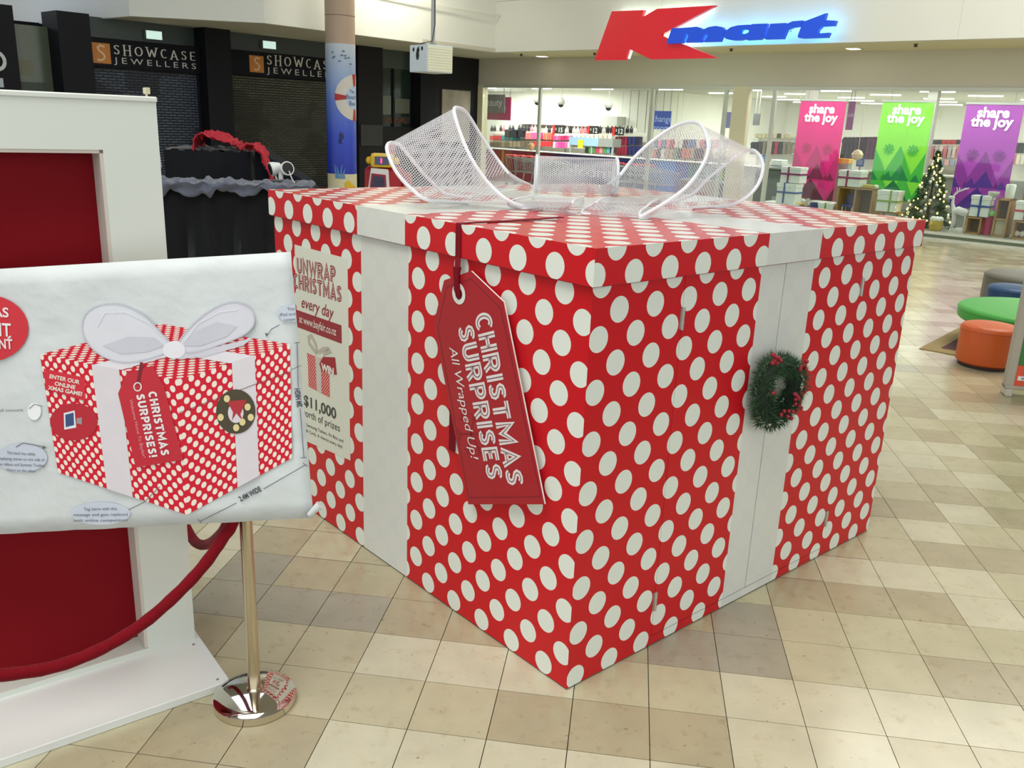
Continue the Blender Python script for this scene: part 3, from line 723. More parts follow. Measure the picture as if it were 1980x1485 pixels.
for x in (-.29, .2):
    b = MB(RF); b.sph((x, -.15, 1.4), .07); b.build('horn', YEL, t, smooth=True)
rbox('control_desk', WHT, -.1, .34, -.42, -.2, .55, .74, bevel=.03); b = MB(RF); b.sph((-.08, -.42, .73), .07); b.build('wheel_hub', C((120, 100, 190)), t, smooth=True)
b = MB(RF); b.poly([(-.75, 0), (-.2, 0), (-.2, .62), (-.35, .7), (-.68, 1.02), (-.75, .98)], (0, -.1, 0), (1, 0, 0), (0, 0, 1), -.06, .06); b.build('slide_wing', YEL, t, bevel=.015)
b = MB(RF); b.sph((-.42, -.18, .68), .09, sc=(1.4, .3, .8)); b.build('wing_badge', C((30, 110, 50)), t, smooth=True)
rbox('side_frame', RDR, .32, .5, -.25, -.15, .6, 1.2, bevel=.03); b = MB(RF); b.tube([(.2, -.3, .5), (.55, -.35, .78), (.95, -.3, .8), (1.1, -.1, .72), (1.05, .2, .5)], .06, 10); b.build('seat_rail', YEL, t, smooth=True)
b = MB(RF); b.lathe((.85, -.1, .0), [(.3, .0), (.34, .3), (.36, .62), (.3, .66), (.2, .5), (.01, .46)], 20); b.build('seat_tub', YEL, t, smooth=True)

# ---- black-draped stall between booth and gift box
SB = zat(425, 352, 10.6); SFR = frame((SB.x, SB.y, 0), math.radians(8))
BLK = mat('black_cloth', (17, 18, 22), .9, var=.2, spec=.2, bump=.5, bscale=7, sheen=.3)
GRYC = mat('grey_cloth', (84, 88, 102), .85, var=.15, bump=.4, bscale=14, sheen=.3)
def drape(fr, x0, x1, y0, y1, h, amp, nfold, seed, sag=0.03, foot=0.0):
    """cloth over a counter: crumpled top and folded skirt as one closed sheet"""
    b = MB(fr); per = []; N = 30
    def ring(t):  # perimeter point
        w, d = x1 - x0, y1 - y0; P = 2 * (w + d); s_ = t * P
        if s_ < w: return x0 + s_, y0, 0, -1
        s_ -= w
        if s_ < d: return x1, y0 + s_, 1, 0
        s_ -= d
        if s_ < w: return x1 - s_, y1, 0, 1
        s_ -= w; return x0, y1 - s_, -1, 0
    K = 120; rows = []
    for iz in range(11):
        q = iz / 10; row = []
        for k in range(K + 1):
            x, y, nx, ny = ring((k % K) / K)
            f = amp * (1 - q) * (math.sin(k / K * 2 * PI * nfold + seed + 1.5 * math.sin(q * 3 + k * .07)) + .5 * math.sin(k / K * 2 * PI * nfold * 2.3 + seed * 2)) + amp * 1.5 * (1 - q)
            zz = foot + (h - foot) * q + (sag * noise2(k * .3, 1, seed) if q == 1 else 0)
            row.append((x + nx * f, y + ny * f, zz))
        rows.append(row)
    b.grid(rows)
    n = 14; rows = []
    for j in range(n + 1):
        rows.append([(x0 + (x1 - x0) * i / n, y0 + (y1 - y0) * j / n, h + sag * noise2(i * .9, j * .8, seed) - (0.012 if i in (0, n) or j in (0, n) else -.01)) for i in range(n + 1)])
    b.grid(rows); return b
b = drape(SFR, -1.05, .95, 0, 1.2, 1.30, .085, 15, 1.0)
tag(b.build('covered_counter', BLK, smooth=True), 'low counter covered in black cloth beside the white booth', 'counter')
b = drape(SFR, -1.0, .12, 1.62, 2.6, 1.66, .03, 6, 3.0, foot=0)
tag(b.build('covered_shelf', BLK, smooth=True), 'taller shape under black cloth behind the low counter', 'shelf')
# dark blanket sloping off the taller shape
b = MB(SFR); pf = [(.17, .02)] + [(.17 + 1.0 * k / 12, 1.70 - .72 * (k / 12) ** 1.25 + .015 * math.sin(k * 1.9)) for k in range(13)] + [(1.3, .02)]
b.poly(pf, (0, 2.5, 0), (1, 0, 0), (0, 0, 1), 0, .85)
o = b.build('blanket', mat('navy_blanket', (24, 26, 36), .9, var=.15, spec=.2, bump=.3, bscale=10), bevel=.03, seg=2)
tag(o, 'dark navy blanket sloping down from the covered stall', 'blanket')
# crumpled grey cloth along the counter edge
b = MB(SFR); rows = []; rc = random.Random(5); NI = 90
kn = [rc.uniform(.02, .13) for _ in range(24)]; ph = [rc.uniform(0, 6.28) for _ in range(24)]
for i in range(NI + 1):
    x = -1.12 + 2.2 * i / NI; row = []; u = i / NI * 22; k0 = int(u); f = u - k0; f = f * f * (3 - 2 * f)
    e = kn[k0] * (1 - f) + kn[k0 + 1] * f
    if i < 9: e += .30 * (1 - i / 9)
    if i > 74: e += .22 * (i - 74) / 16
    wr = .03 * math.sin(u * 2.1 + 2 * math.sin(u * .7)) + .022 * math.sin(u * 4.7 + 1.0)
    for k in range(13):
        w = k / 12
        if w < .55:
            t_ = w / .55; y = .42 - .56 * t_; z = 1.36 + wr * math.sin(t_ * 3.1 + .3) + .03 * math.sin(t_ * 9 + u * 1.3) * (1 - .3 * t_)
        else:
            t_ = (w - .55) / .45; y = -.15 - .035 * math.sin(u * 1.9) * t_ - .02 * math.sin(t_ * 6 + u); z = 1.375 + wr * .4 - e * t_ * 1.0 - .05 * t_
        row.append((x + .02 * math.sin(k * 1.4 + u), y, z))
    rows.append(row)
b.grid(rows); o = b.build('crumpled_cloth', GRYC, smooth=True); md = o.modifiers.new('thickness', 'SOLIDIFY'); md.thickness = .012
tag(o, 'crumpled grey cloth bunched along the top of the black counter', 'cloth')
# red cloths
def resample3(P, n):
    out = []
    for k in range(n):
        t_ = k / (n - 1) * (len(P) - 1); i = min(int(t_), len(P) - 2); out.append(P[i].lerp(P[i + 1], t_ - i))
    return out
def crumple(name, pts, w, y, m, label, seed):
    b = MB(SFR); rows = []
    for i, q in enumerate(resample3([V((x, 0, z)) for x, z in pts], 30)):
        rows.append([(q.x + .02 * noise2(i * .4, k, seed), y + w * k / 14, q.z + .03 * math.sin(k * .9 + i * .3) + .022 * noise2(i * .5, k * .9, seed) + .012 * math.sin(i * 1.1 + k * 1.7)) for k in range(15)])
    b.grid(rows); o = b.build(name, m, smooth=True); md = o.modifiers.new('thickness', 'SOLIDIFY'); md.thickness = .015
    return tag(o, label, 'cloth')
REDC = mat('red_cloth', (176, 30, 44), .8, var=.2, bump=.3, bscale=12)
crumple('red_cloth', [(-.62, 1.62), (-.6, 1.78), (-.5, 1.86), (-.35, 1.84), (-.2, 1.8), (-.1, 1.74), (-.05, 1.7), (.0, 1.66)], .7, 1.6, REDC, 'crumpled red cloth on top of the covered stall', 1)
crumple('red_cloth', [(.08, 1.72), (.2, 1.74), (.3, 1.66), (.36, 1.5), (.4, 1.36), (.42, 1.2)], .5, 1.3, REDC, 'red cloth strip hanging down between the black covers', 5)
b = MB(SFR); b.poly([(-1.35, 1.42), (-1.03, 1.42), (-1.06, 1.74), (-1.35, 1.76)], (0, 1.45, 0), (1, 0, 0), (0, 0, 1), -.15, .15)
tag(b.build('white_carton', C((196, 204, 206)), bevel=.008), 'pale carton end poking up beside the white booth', 'box')
# twin white spotlight on its black mound
q = zat(543, 343, 11.45)
q.z = 1.50
b = MB(WF); b.lathe((q.x, q.y, 1.33), [(.2, 0), (.17, .02), (.1, .035), (.04, .04)], 20)
tag(b.build('lamp_cover', BLK, smooth=True, origin=(q.x, q.y, 1.33)), 'small black cover under the twin spotlight on the counter', 'cover')
t = thing('spotlight', 'small white twin spotlight on the far end of the black counter', 'lamp', (q.x, q.y, q.z - .1))
for dx, ax, nm in ((-.08, (-.8, -.5, -.2), 0), (.07, (.6, -.7, .25), 1)):
    b = MB(WF); a = V(ax).normalized(); b.lathe(V((q.x + dx, q.y, q.z)), [(.02, -.1), (.06, -.08), (.085, 0), (.09, .05)], 14, ax); b.build('lamp_head', C((226, 228, 224), .4), t, smooth=True)
    b = MB(WF); b.lathe(V((q.x + dx, q.y, q.z)) + a * .045, [(.075, 0), (.075, .01)], 14, ax); b.build('reflector', C((40, 40, 44), .2), t, smooth=True)
b = MB(WF); b.cyl((q.x, q.y, q.z - .14), (q.x, q.y, q.z - .03), .03); b.cyl((q.x - .05, q.y, q.z - .14), (q.x - .08, q.y, q.z - .05), .012); b.build('bracket', C((220, 222, 218), .4), t, smooth=True)
b = MB(WF); b.tube([(q.x + .12, q.y - .05, q.z - .02), (q.x + .17, q.y - .1, q.z - .12), (q.x + .2, q.y - .12, q.z - .15), (q.x + .22, q.y - .2, q.z - .16)], .008, 6); b.build('cable', C((206, 208, 204)), t, smooth=True)
# ================================================================ DEPARTMENT STORE
SY = -2.2     # face of the upper wall
sgn = thing('store_sign', 'big red and blue halo-lit store name on the white upper wall', 'sign', fac(1385, 112, SY - .2), BF)
SZ = lambda X, Y, yp: (lambda q: (q.x, q.z))(fac(1130 + X / 3.882, Y / 3.885, yp))
LET = {
 'letter_k': [(75, 452), (205, 85), (445, 75), (428, 122), (443, 124), (545, 66), (985, 40), (575, 262), (640, 295), (760, 340), (995, 435), (497, 445), (345, 372), (325, 376), (302, 450)],
 'letter_m': [(615, 327), (655, 212), (750, 207), (790, 205), (840, 200), (875, 210), (890, 222), (930, 203), (985, 194), (1030, 202), (1050, 222), (1045, 245), (1015, 312), (893, 316), (922, 268), (915, 255), (902, 262), (870, 317), (757, 320), (777, 268), (772, 253), (757, 260), (733, 323)],
 'letter_a': [(1168, 240), (1180, 255), (1210, 253), (1230, 243), (1235, 230), (1215, 222), (1185, 225), (1168, 240), (1040, 265), (1060, 292), (1110, 303), (1170, 302), (1212, 290), (1215, 302), (1340, 296), (1372, 176), (1262, 180), (1260, 188), (1230, 185), (1150, 190), (1095, 205), (1055, 235), (1040, 265)],
 'letter_r': [(1355, 295), (1395, 178), (1510, 172), (1505, 185), (1560, 160), (1638, 153), (1622, 200), (1560, 208), (1520, 225), (1490, 292)],
 'letter_t': [(1600, 270), (1640, 165), (1815, 98), (1800, 150), (1888, 155), (1872, 195), (1780, 200), (1755, 225), (1750, 243), (1770, 250), (1840, 245), (1822, 282), (1630, 288), (1605, 283)],
}
KRED = mat('sign_red', (206, 22, 40), .35, var=.03, emit=.22); KBLU = mat('sign_blue', (16, 74, 212), .35, var=.03, emit=.22)
HALOW = mat('halo_white', (226, 255, 240), .5, emit=2.2, var=0); HALOB = mat('halo_cyan', (90, 200, 255), .5, emit=3.2, var=0)
for nm, pts in LET.items():
    k = nm == 'letter_k'; yf = SY - (.30 if k else .42); P2 = [SZ(x, y, yf) for x, y in pts]
    b = MB(BF)
    if nm == 'letter_a':     # ring with counter: outer strip quads to the hole
        hole_, outer = P2[:7], P2[8:-1]
        n = 44
        def rs(P, st):
            L = [0]
            for i in range(len(P)): a, c = P[i], P[(i + 1) % len(P)]; L.append(L[-1] + math.hypot(c[0] - a[0], c[1] - a[1]))
            out = []
            cx = sum(p[0] for p in hole_) / 7; cy = sum(p[1] for p in hole_) / 7
            for k_ in range(n):
                a = 2 * PI * k_ / n; d = (math.cos(a), math.sin(a)); best = None
                for i in range(len(P)):
                    (x1, y1), (x2, y2) = P[i], P[(i + 1) % len(P)]; ex, ey = x2 - x1, y2 - y1; den = d[0] * ey - d[1] * ex
                    if abs(den) < 1e-9: continue
                    t_ = ((x1 - cx) * ey - (y1 - cy) * ex) / den; u_ = ((x1 - cx) * d[1] - (y1 - cy) * d[0]) / den
                    if t_ > 0 and -1e-6 <= u_ <= 1 + 1e-6: best = t_ if best is None else max(best, t_)
                out.append((cx + d[0] * best, cy + d[1] * best))
            return out
        ro, ri = rs(outer, 0), rs(hole_, 0)
        vs = []
        for y in (yf, yf + .12):
            vs += [(p[0], y, p[1]) for p in ro] + [(p[0], y, p[1]) for p in ri]
        fs = []
        for i in range(n):
            j = (i + 1) % n; fs += [(i, j, n + j, n + i), (2 * n + j, 2 * n + i, 3 * n + i, 3 * n + j), (i, 2 * n + i, 2 * n + j, j), (n + j, 3 * n + j, 3 * n + i, n + i)]
        b.add(vs, fs)
    else: b.poly(P2, (0, yf + .12, 0), (1, 0, 0), (0, 0, 1), 0, .12)
    o = b.build(nm, KRED if k else KBLU, sgn, label='red letter' if k else 'blue letter')
    b = MB(BF); src = P2 if nm != 'letter_a' else P2[8:-1]
    cx = sum(p[0] for p in src) / len(src); cz = sum(p[1] for p in src) / len(src)
    f = .93
    b.poly([(cx + (p[0] - cx) * f, cz + (p[1] - cz) * f) for p in src], (0, yf + .16, 0), (1, 0, 0), (0, 0, 1), 0, .03)
    b.build('halo_tray', HALOW if k else HALOB, o)
b = MB(BF)
for X, Y in ((250, 250), (700, 270), (1150, 250), (1500, 220), (1720, 230)):
    p = SZ(X, Y, SY - .3); b.cyl((p[0], SY, p[1]), (p[0], SY - .2, p[1]), .03, n=8)
b.build('standoff', C((150, 150, 150)), sgn)

# ---- striped service counter with greeting
CY = 4.0
cnt = thing('service_counter', 'long striped counter wall with greeting behind the store front', 'counter', (2.5, CY, 0), BF)
zt = 1.19
bbox('core', C((200, 198, 188)), -4.5, 8.7, CY + .02, CY + .35, 0, zt - .03, parent=cnt)
bbox('top', C((226, 226, 214)), -4.6, 8.8, CY - .05, CY + .5, zt - .03, zt, parent=cnt, bevel=.006)
STR = [(940, (168, 62, 44)), (970, (206, 150, 60)), (974, (150, 70, 44)), (989, (128, 22, 34)), (1028, (98, 16, 30)), (1060, (70, 20, 52)), (1078, (44, 34, 84)), (1186, (34, 36, 92)), (1250, (42, 96, 150)), (1275, (36, 112, 190)), (1305, (52, 76, 150)), (1332, (44, 110, 104)), (1390, (140, 170, 60)), (1399, (44, 84, 56)), (1425, (50, 90, 60))]
for (xa, c), (xb, _) in zip(STR, STR[1:]):
    a = fac(xa, 330, CY).x; e = fac(xb, 330, CY).x
    bbox('stripe_panel', C(c, .35), a, e, CY - .02, CY + .02, 0.02, zt - .03, parent=cnt)
a = fac(1066, 342, CY - .03); e = fac(1246, 342, CY - .03)
txt(cnt, BF, 'welcome to', V((a.x, CY - .024, a.z + .12)), (1, 0, 0), (0, 0, 1), .52, C((206, 206, 214)), align='LEFT', fitw=e.x - a.x, bold=-.004, split=True)
# ---- shopping trolleys
def trolley(x, y, label):
    t = thing('shopping_trolley', label, 'trolley', (x, y, 0), BF, 'nested shopping trolleys')
    G = C((150, 150, 146), .35, metal=.7); b = MB(BF)
    top = [(x - .28, y - .28, 1.0), (x + .62, y - .22, .86), (x + .62, y + .22, .86), (x - .28, y + .28, 1.0)]; bot = [(x - .2, y - .22, .5), (x + .5, y - .17, .52), (x + .5, y + .17, .52), (x - .2, y + .22, .5)]
    for P4 in (top, bot): b.tube(P4, .012, 6, closed=True)
    for k in range(9):
        u = k / 8
        for s_ in (0, 1):
            a = V(top[0 if s_ == 0 else 3]).lerp(V(top[1 if s_ == 0 else 2]), u); c = V(bot[0 if s_ == 0 else 3]).lerp(V(bot[1 if s_ == 0 else 2]), u); b.cyl(a, c, .006, n=5, caps=False)
        b.cyl(V(bot[0]).lerp(V(bot[1]), u), V(bot[3]).lerp(V(bot[2]), u), .006, n=5, caps=False)
    for k in range(6): u = k / 5; b.cyl(V(top[1]).lerp(V(top[2]), u), V(bot[1]).lerp(V(bot[2]), u), .006, n=5, caps=False)
    b.build('basket', G, t); b = MB(BF)
    for s_ in (-1, 1):
        b.tube([(x - .34, y + s_ * .28, 1.04), (x - .24, y + s_ * .26, .6), (x - .3, y + s_ * .24, .16), (x + .5, y + s_ * .18, .14)], .014, 6)
    b.build('frame', G, t); b = MB(BF); b.cyl((x - .34, y - .29, 1.05), (x - .34, y + .29, 1.05), .024, n=10); b.build('handle', C((206, 44, 36), .35), t, smooth=True)
    for dx, dy in ((-.28, -.24), (-.28, .24), (.5, -.18), (.5, .18)):
        b = MB(BF); b.cyl((x + dx, y + dy - .02, .062), (x + dx, y + dy + .02, .062), .062, n=12); b.build('wheel', C((60, 60, 60)), t, smooth=True)
L_ = ['in the left row by the red counter end', 'in the row before the greeting counter']
for r, (xp, yp, n, place) in enumerate([(1000, 2.6, 6, 'in the row before the dark red counter end'), (1192, 2.4, 5, 'in the row before the blue counter stripes')]):
    x0 = fac(xp, 330, yp).x
    for k in range(n): trolley(x0 + .42 * k, yp - .03 * k, 'red-handled wire shopping trolley nested ' + place)
# grey cabinet with poster panel before the counter
a = fac(1312, 345, 2.2); e = fac(1402, 345, 2.2)
t = thing('grey_cabinet', 'dark grey cabinet with a pale poster before the striped counter', 'cabinet', ((a.x + e.x) / 2, 2.2, 0), BF)
bbox('body', C((92, 94, 92)), a.x, e.x, 2.2, 2.8, 0, a.z, parent=t, bevel=.05); p = fac(1330, 350, 2.19); q = fac(1385, 350, 2.19)
bbox('poster_panel', C((176, 158, 150)), p.x, q.x, 2.18, 2.2, .2, p.z, parent=t); bbox('poster_patch', C((150, 74, 62)), p.x + (q.x - p.x) * .3, p.x + (q.x - p.x) * .7, 2.175, 2.18, .2, p.z - .3, parent=t)

# ---- racks and goods along the partition (left bay of the front)
def goods(name, label, cat, group, RY, X0, X1, Y0, Y1, n, cols, shape='box', gap=.08, depth=.22, jit=.0, seed=1):
    """a row of single goods hung or shelved on plane y=RY, between picture points"""
    r = random.Random(seed); a = fac(X0, Y1, RY); e = fac(X1, Y1, RY); h = fac(X0, Y0, RY).z - a.z; w = (e.x - a.x) / n
    for k in range(n):
        x0 = a.x + w * k; z0 = a.z + (e.z - a.z) * k / n + r.uniform(-jit, jit) * h; hh = h * (1 - abs(r.uniform(0, jit)))
        c = cols[k % len(cols)] if seed == 0 else r.choice(cols); b = MB(BF); cx = x0 + w / 2; hw = w * (1 - gap) / 2
        if shape == 'box': b.box(cx - hw, cx + hw, RY, RY + depth, z0, z0 + hh); o = b.build(name, C(c), bevel=min(.012, hw * .2), origin=BF @ V((cx, RY, z0)))
        elif shape == 'pair':   # bra: two cups on a hanger strap
            b.sph((cx - hw * .48, RY, z0 + hh * .35), hw * .5, 8, 6, (1, .8, min(3, hh * .38 / (hw * .5)))); b.sph((cx + hw * .48, RY, z0 + hh * .35), hw * .5, 8, 6, (1, .8, min(3, hh * .38 / (hw * .5))))
            b.bar((cx - hw * .5, RY, z0 + hh * .5), (cx, RY, z0 + hh), .02); b.bar((cx + hw * .5, RY, z0 + hh * .5), (cx, RY, z0 + hh), .02); b.bar((cx - hw * .6, RY, z0 + hh * .3), (cx + hw * .6, RY, z0 + hh * .3), .05)
            o = b.build(name, C(c, .8), smooth=True, origin=BF @ V((cx, RY, z0)))
        else:   # hanging garment: shoulders, body, hem
            P = [(-.5, .78), (-.42, .9), (-.15, 1.0), (.15, 1.0), (.42, .9), (.5, .78), (.36, .74), (.4, 0), (-.4, 0), (-.36, .74)]
            b.poly([(cx + q[0] * hw * 2, z0 + q[1] * hh) for q in P], (0, RY, 0), (1, 0, 0), (0, 0, 1), -.05 - depth * .5, .05); o = b.build(name, C(c, .85), bevel=.012, origin=BF @ V((cx, RY, z0)))
        tag(o, label, cat, group)
def rack(name, label, RY, X0, X1, Yt, shelves, col=(206, 206, 198), depth=.5):
    a = fac(X0, Yt, RY); e = fac(X1, Yt, RY); t = thing(name, label, 'rack', ((a.x + e.x) / 2, RY, 0), BF)
    n = max(1, round((e.x - a.x) / 1.3)); m = C(col, .4)
    for k in range(n + 1):
        x = a.x + (e.x - a.x) * k / n; bbox('upright', m, x - .025, x + .025, RY + depth, RY + depth + .06, 0, a.z, parent=t)
    for z in shelves: bbox('shelf', m, a.x, e.x, RY + .02, RY + depth, z - .03, z, parent=t, bevel=.004)
    bbox('back_sheet', C((232, 230, 220)), a.x, e.x, RY + depth + .06, RY + depth + .08, .1, a.z, parent=t)
    bbox('base', C((120, 118, 112)), a.x, e.x, RY, RY + depth, 0, .15, parent=t)
    return t
RY = 8.0
rack('underwear_rack', 'long white wall rack of underwear along the store partition', RY, 940, 1240, 243, (.5, .9, 1.28, 1.66))
BW_ = [(24, 24, 26), (30, 30, 34), (226, 222, 216), (222, 130, 140), (40, 36, 40), (60, 50, 60), (206, 200, 196)]
goods('bra', 'bra hanging in the top row of the underwear wall, left of the white post', 'bra', 'bras on the top row', RY - .15, 948, 1044, 242, 254, 16, BW_, 'pair', seed=2)
goods('bra', 'bra hanging in the top row of the underwear wall, right of the white post', 'bra', 'bras on the top row', RY - .15, 1052, 1232, 244, 258, 25, BW_, 'pair', seed=3)
goods('folded_pack', 'red or purple folded pack low on the underwear wall by the store column', 'pack', 'packs left of the post', RY - .2, 946, 1000, 262, 271, 7, [(176, 24, 34), (90, 60, 130), (52, 120, 124), (196, 60, 60)], seed=4)
goods('dark_robe', 'dark garment bunched beside the pink boxes', 'garment', 'dark garments by the pink boxes', RY - .3, 975, 1014, 250, 265, 3, [(24, 24, 30)], 'cloth', gap=0, seed=1)
goods('pink_box', 'bright pink box on the upper shelf left of the white post', 'box', 'pink boxes', RY - .22, 1015, 1044, 256, 269, 5, [(240, 84, 140), (232, 60, 150), (250, 110, 110)], seed=5)
goods('orange_box', 'coral orange box on the shelf right of the white post', 'box', 'orange boxes', RY - .22, 1050, 1066, 257, 270, 4, [(250, 120, 90), (244, 96, 80)], seed=6)
goods('red_box', 'red box on the lower shelf behind the white post', 'box', 'red boxes', RY - .22, 1030, 1066, 273, 283, 6, [(222, 40, 46), (214, 60, 60)], seed=7)
goods('brown_basket', 'small brown basket in the bottom row beside the store column', 'basket', 'brown baskets', RY - .3, 946, 1030, 273, 284, 11, [(96, 84, 66), (120, 108, 88), (84, 72, 58)], seed=8)
goods('magenta_pack', 'magenta pack on the shelf under the first price sign', 'pack', 'magenta packs', RY - .2, 1068, 1102, 262, 271, 6, [(214, 60, 120), (226, 90, 150), (196, 40, 100)], seed=9)
goods('magenta_pack', 'magenta pack on the lower shelf under the first price sign', 'pack', 'magenta packs', RY - .2, 1068, 1102, 274, 286, 6, [(222, 60, 140), (226, 90, 160), (206, 180, 180)], seed=10)
goods('white_plush', 'white fluffy garment in the bright row above the blue bin', 'garment', 'white garments', RY - .5, 1108, 1184, 259, 271, 9, [(244, 232, 222), (250, 240, 226), (236, 214, 200)], 'cloth', seed=11, gap=-.1)
goods('crimson_pack', 'crimson pack hanging on the rack below the last price sign', 'pack', 'crimson packs', RY - .3, 1188, 1212, 264, 281, 4, [(140, 18, 50), (120, 14, 44)], seed=12)
goods('crimson_pack', 'crimson pack on the lower hooks below the last price sign', 'pack', 'crimson packs', RY - .3, 1188, 1212, 283, 300, 4, [(140, 18, 50), (150, 20, 56)], seed=13)
goods('navy_pack', 'navy blue pack on the rack beside the crimson packs', 'pack', 'navy packs', RY - .3, 1213, 1236, 264, 280, 3, [(28, 32, 92), (20, 22, 60)], seed=14)
goods('navy_pack', 'navy blue pack on the lower hooks beside the crimson packs', 'pack', 'navy packs', RY - .3, 1213, 1236, 282, 300, 3, [(28, 32, 92), (20, 22, 60)], seed=15)
# blue-topped bin with yellow card
a = fac(1102, 270, 6.4); e = fac(1186, 275, 6.4)
t = thing('display_bin', 'pale blue and grey display bin with a yellow card', 'bin', ((a.x + e.x) / 2, 6.4, 0), BF)
for x in (a.x, (a.x + e.x) / 2, e.x - .06): bbox('leg', C((160, 166, 168)), x, x + .06, 6.4, 6.46, 0, 1.5, parent=t)
mid = fac(1158, 272, 6.4).x
bbox('top_band', C((150, 184, 214)), a.x, mid, 6.36, 6.9, 1.42, 1.72, parent=t); bbox('top_band', C((142, 142, 140)), mid, e.x, 6.36, 6.9, 1.42, 1.72, parent=t)
bbox('shelf', C((190, 192, 190)), a.x, e.x, 6.4, 6.9, 1.0, 1.04, parent=t); p = fac(1117, 270, 6.3); q = fac(1126, 286, 6.3); bbox('price_card', C((244, 208, 30)), p.x, q.x, 6.33, 6.35, q.z, p.z, parent=t)
goods('toy', 'small colourful toy on the shelf of the pale blue bin', 'toy', 'toys in the blue bin', 6.45, 1130, 1186, 284, 296, 8, [(206, 130, 140), (190, 60, 90), (80, 140, 70), (40, 44, 40), (90, 150, 170)], seed=16)
# price signs
for X0, X1, Y0, Y1, s_, lb in ((1071, 1092, 242, 258, '15', 'black price sign reading fifteen on the underwear wall'), (1138, 1158, 244, 259, '12', 'black price sign reading twelve above the white garments'), (1187, 1207, 246, 261, '12', 'black price sign reading twelve above the crimson packs')):
    a = fac(X0, Y1, RY - .5); e = fac(X1, Y0, RY - .5); t = thing('price_sign', lb, 'sign', ((a.x + e.x) / 2, RY - .5, a.z), BF)
    bbox('card', C((26, 26, 28)), a.x, e.x, RY - .5, RY - .48, a.z, e.z, parent=t); bbox('red_strip', C((214, 40, 36)), a.x - .08, a.x + .04, RY - .51, RY - .485, a.z - .02, e.z, parent=t)
    txt(t, BF, s_, V(((a.x + e.x) / 2 + .06, RY - .505, a.z + .06)), (1, 0, 0), (0, 0, 1), .26, C((232, 232, 228)), bold=.004)
    txt(t, BF, '$', V((a.x + .1, RY - .505, a.z + .14)), (1, 0, 0), (0, 0, 1), .12, C((232, 232, 228)))
    bbox('stem', C((120, 120, 120)), (a.x + e.x) / 2 - .01, (a.x + e.x) / 2 + .01, RY - .495, RY - .485, a.z - .3, a.z, parent=t)
# person-like mannequin head? no: round tan vase on the counter
p = fac(1027, 290, CY + .2); b = MB(BF); b.lathe((p.x, CY + .2, zt), [(.05, 0), (.1, .05), (.13, .15), (.1, .24), (.04, .28)], 14)
tag(b.build('tan_vase', C((150, 118, 80)), smooth=True, origin=BF @ V((p.x, CY + .2, zt))), 'round tan object standing on the striped counter top', 'vase')
# hanging signs in the left bay
def hangsign(name, label, yp, X0, X1, Y0, Y1, bgc, s_, tc=(230, 230, 230), size=.3, rods=True, top=None, dx=0):
    a = fac(X0, Y1, yp); e = fac(X1, Y0, yp); t = thing(name, label, 'sign', ((a.x + e.x) / 2, yp, a.z), BF)
    bbox('board', C(bgc), a.x, e.x, yp, yp + .03, a.z, e.z, parent=t)
    if s_: txt(t, BF, s_, V(((a.x + e.x) / 2 + dx, yp - .004, (a.z + e.z) / 2 - size * .2)), (1, 0, 0), (0, 0, 1), size, C(tc))
    if rods:
        for x in (a.x + .05, e.x - .05): bbox('rod', C((150, 150, 146)), x - .01, x + .01, yp + .01, yp + .02, e.z, 3.56, parent=t)
    return t
hangsign('department_sign', 'grey hanging sign reading beauty by the store column', 1.5, 938, 976, 183, 218, (112, 108, 112), 'beauty', size=.34, dx=-.12)
hangsign('department_sign', 'magenta hanging banner half behind the grey sign', 2.2, 938, 988, 188, 231, (200, 20, 110), 'lingerie', size=.3, dx=-.05)
hangsign('department_sign', 'blue hanging sign for the change room', 2.5, 1263, 1298, 215, 249, (58, 78, 158), 'change\nroom', (170, 184, 230), size=.26)
hangsign('department_sign', 'pale lilac hanging sign beside the second store column', 3.0, 1394, 1421, 217, 247, (150, 152, 206), '', rods=True)
hangsign('department_sign', 'dark grey hanging sign on the white wall right of the column', 4.0, 1455, 1470, 220, 242, (88, 90, 84), '')
hangsign('department_sign', 'purple and red hanging banner right of the pink banner', 4.0, 1634, 1655, 196, 251, (120, 56, 110), 'kids', (190, 170, 200), size=.16)
# dome cameras
for X, Y, lb in ((1039, 192, 'leftmost'), (1085, 196, 'middle'), (1177, 202, 'rightmost')):
    p = fac(X, Y, 1.6); t = thing('dome_camera', lb + ' of three hanging dome cameras inside the entrance', 'camera', (p.x, 1.6, p.z - .15), BF)
    b = MB(BF); b.cyl((p.x, 1.6, p.z + .05), (p.x, 1.6, 3.56), .02, n=8); b.build('stem', C((206, 206, 200)), t, smooth=True)
    b = MB(BF); b.lathe((p.x, 1.6, p.z - .1), [(.1, 0), (.13, .05), (.12, .14), (.04, .22)], 16); b.build('housing', C((196, 196, 188)), t, smooth=True)
    b = MB(BF); b.sph((p.x, 1.6, p.z - .1), .09, 12, 8); b.build('dome', C((50, 50, 48), .1), t, smooth=True)
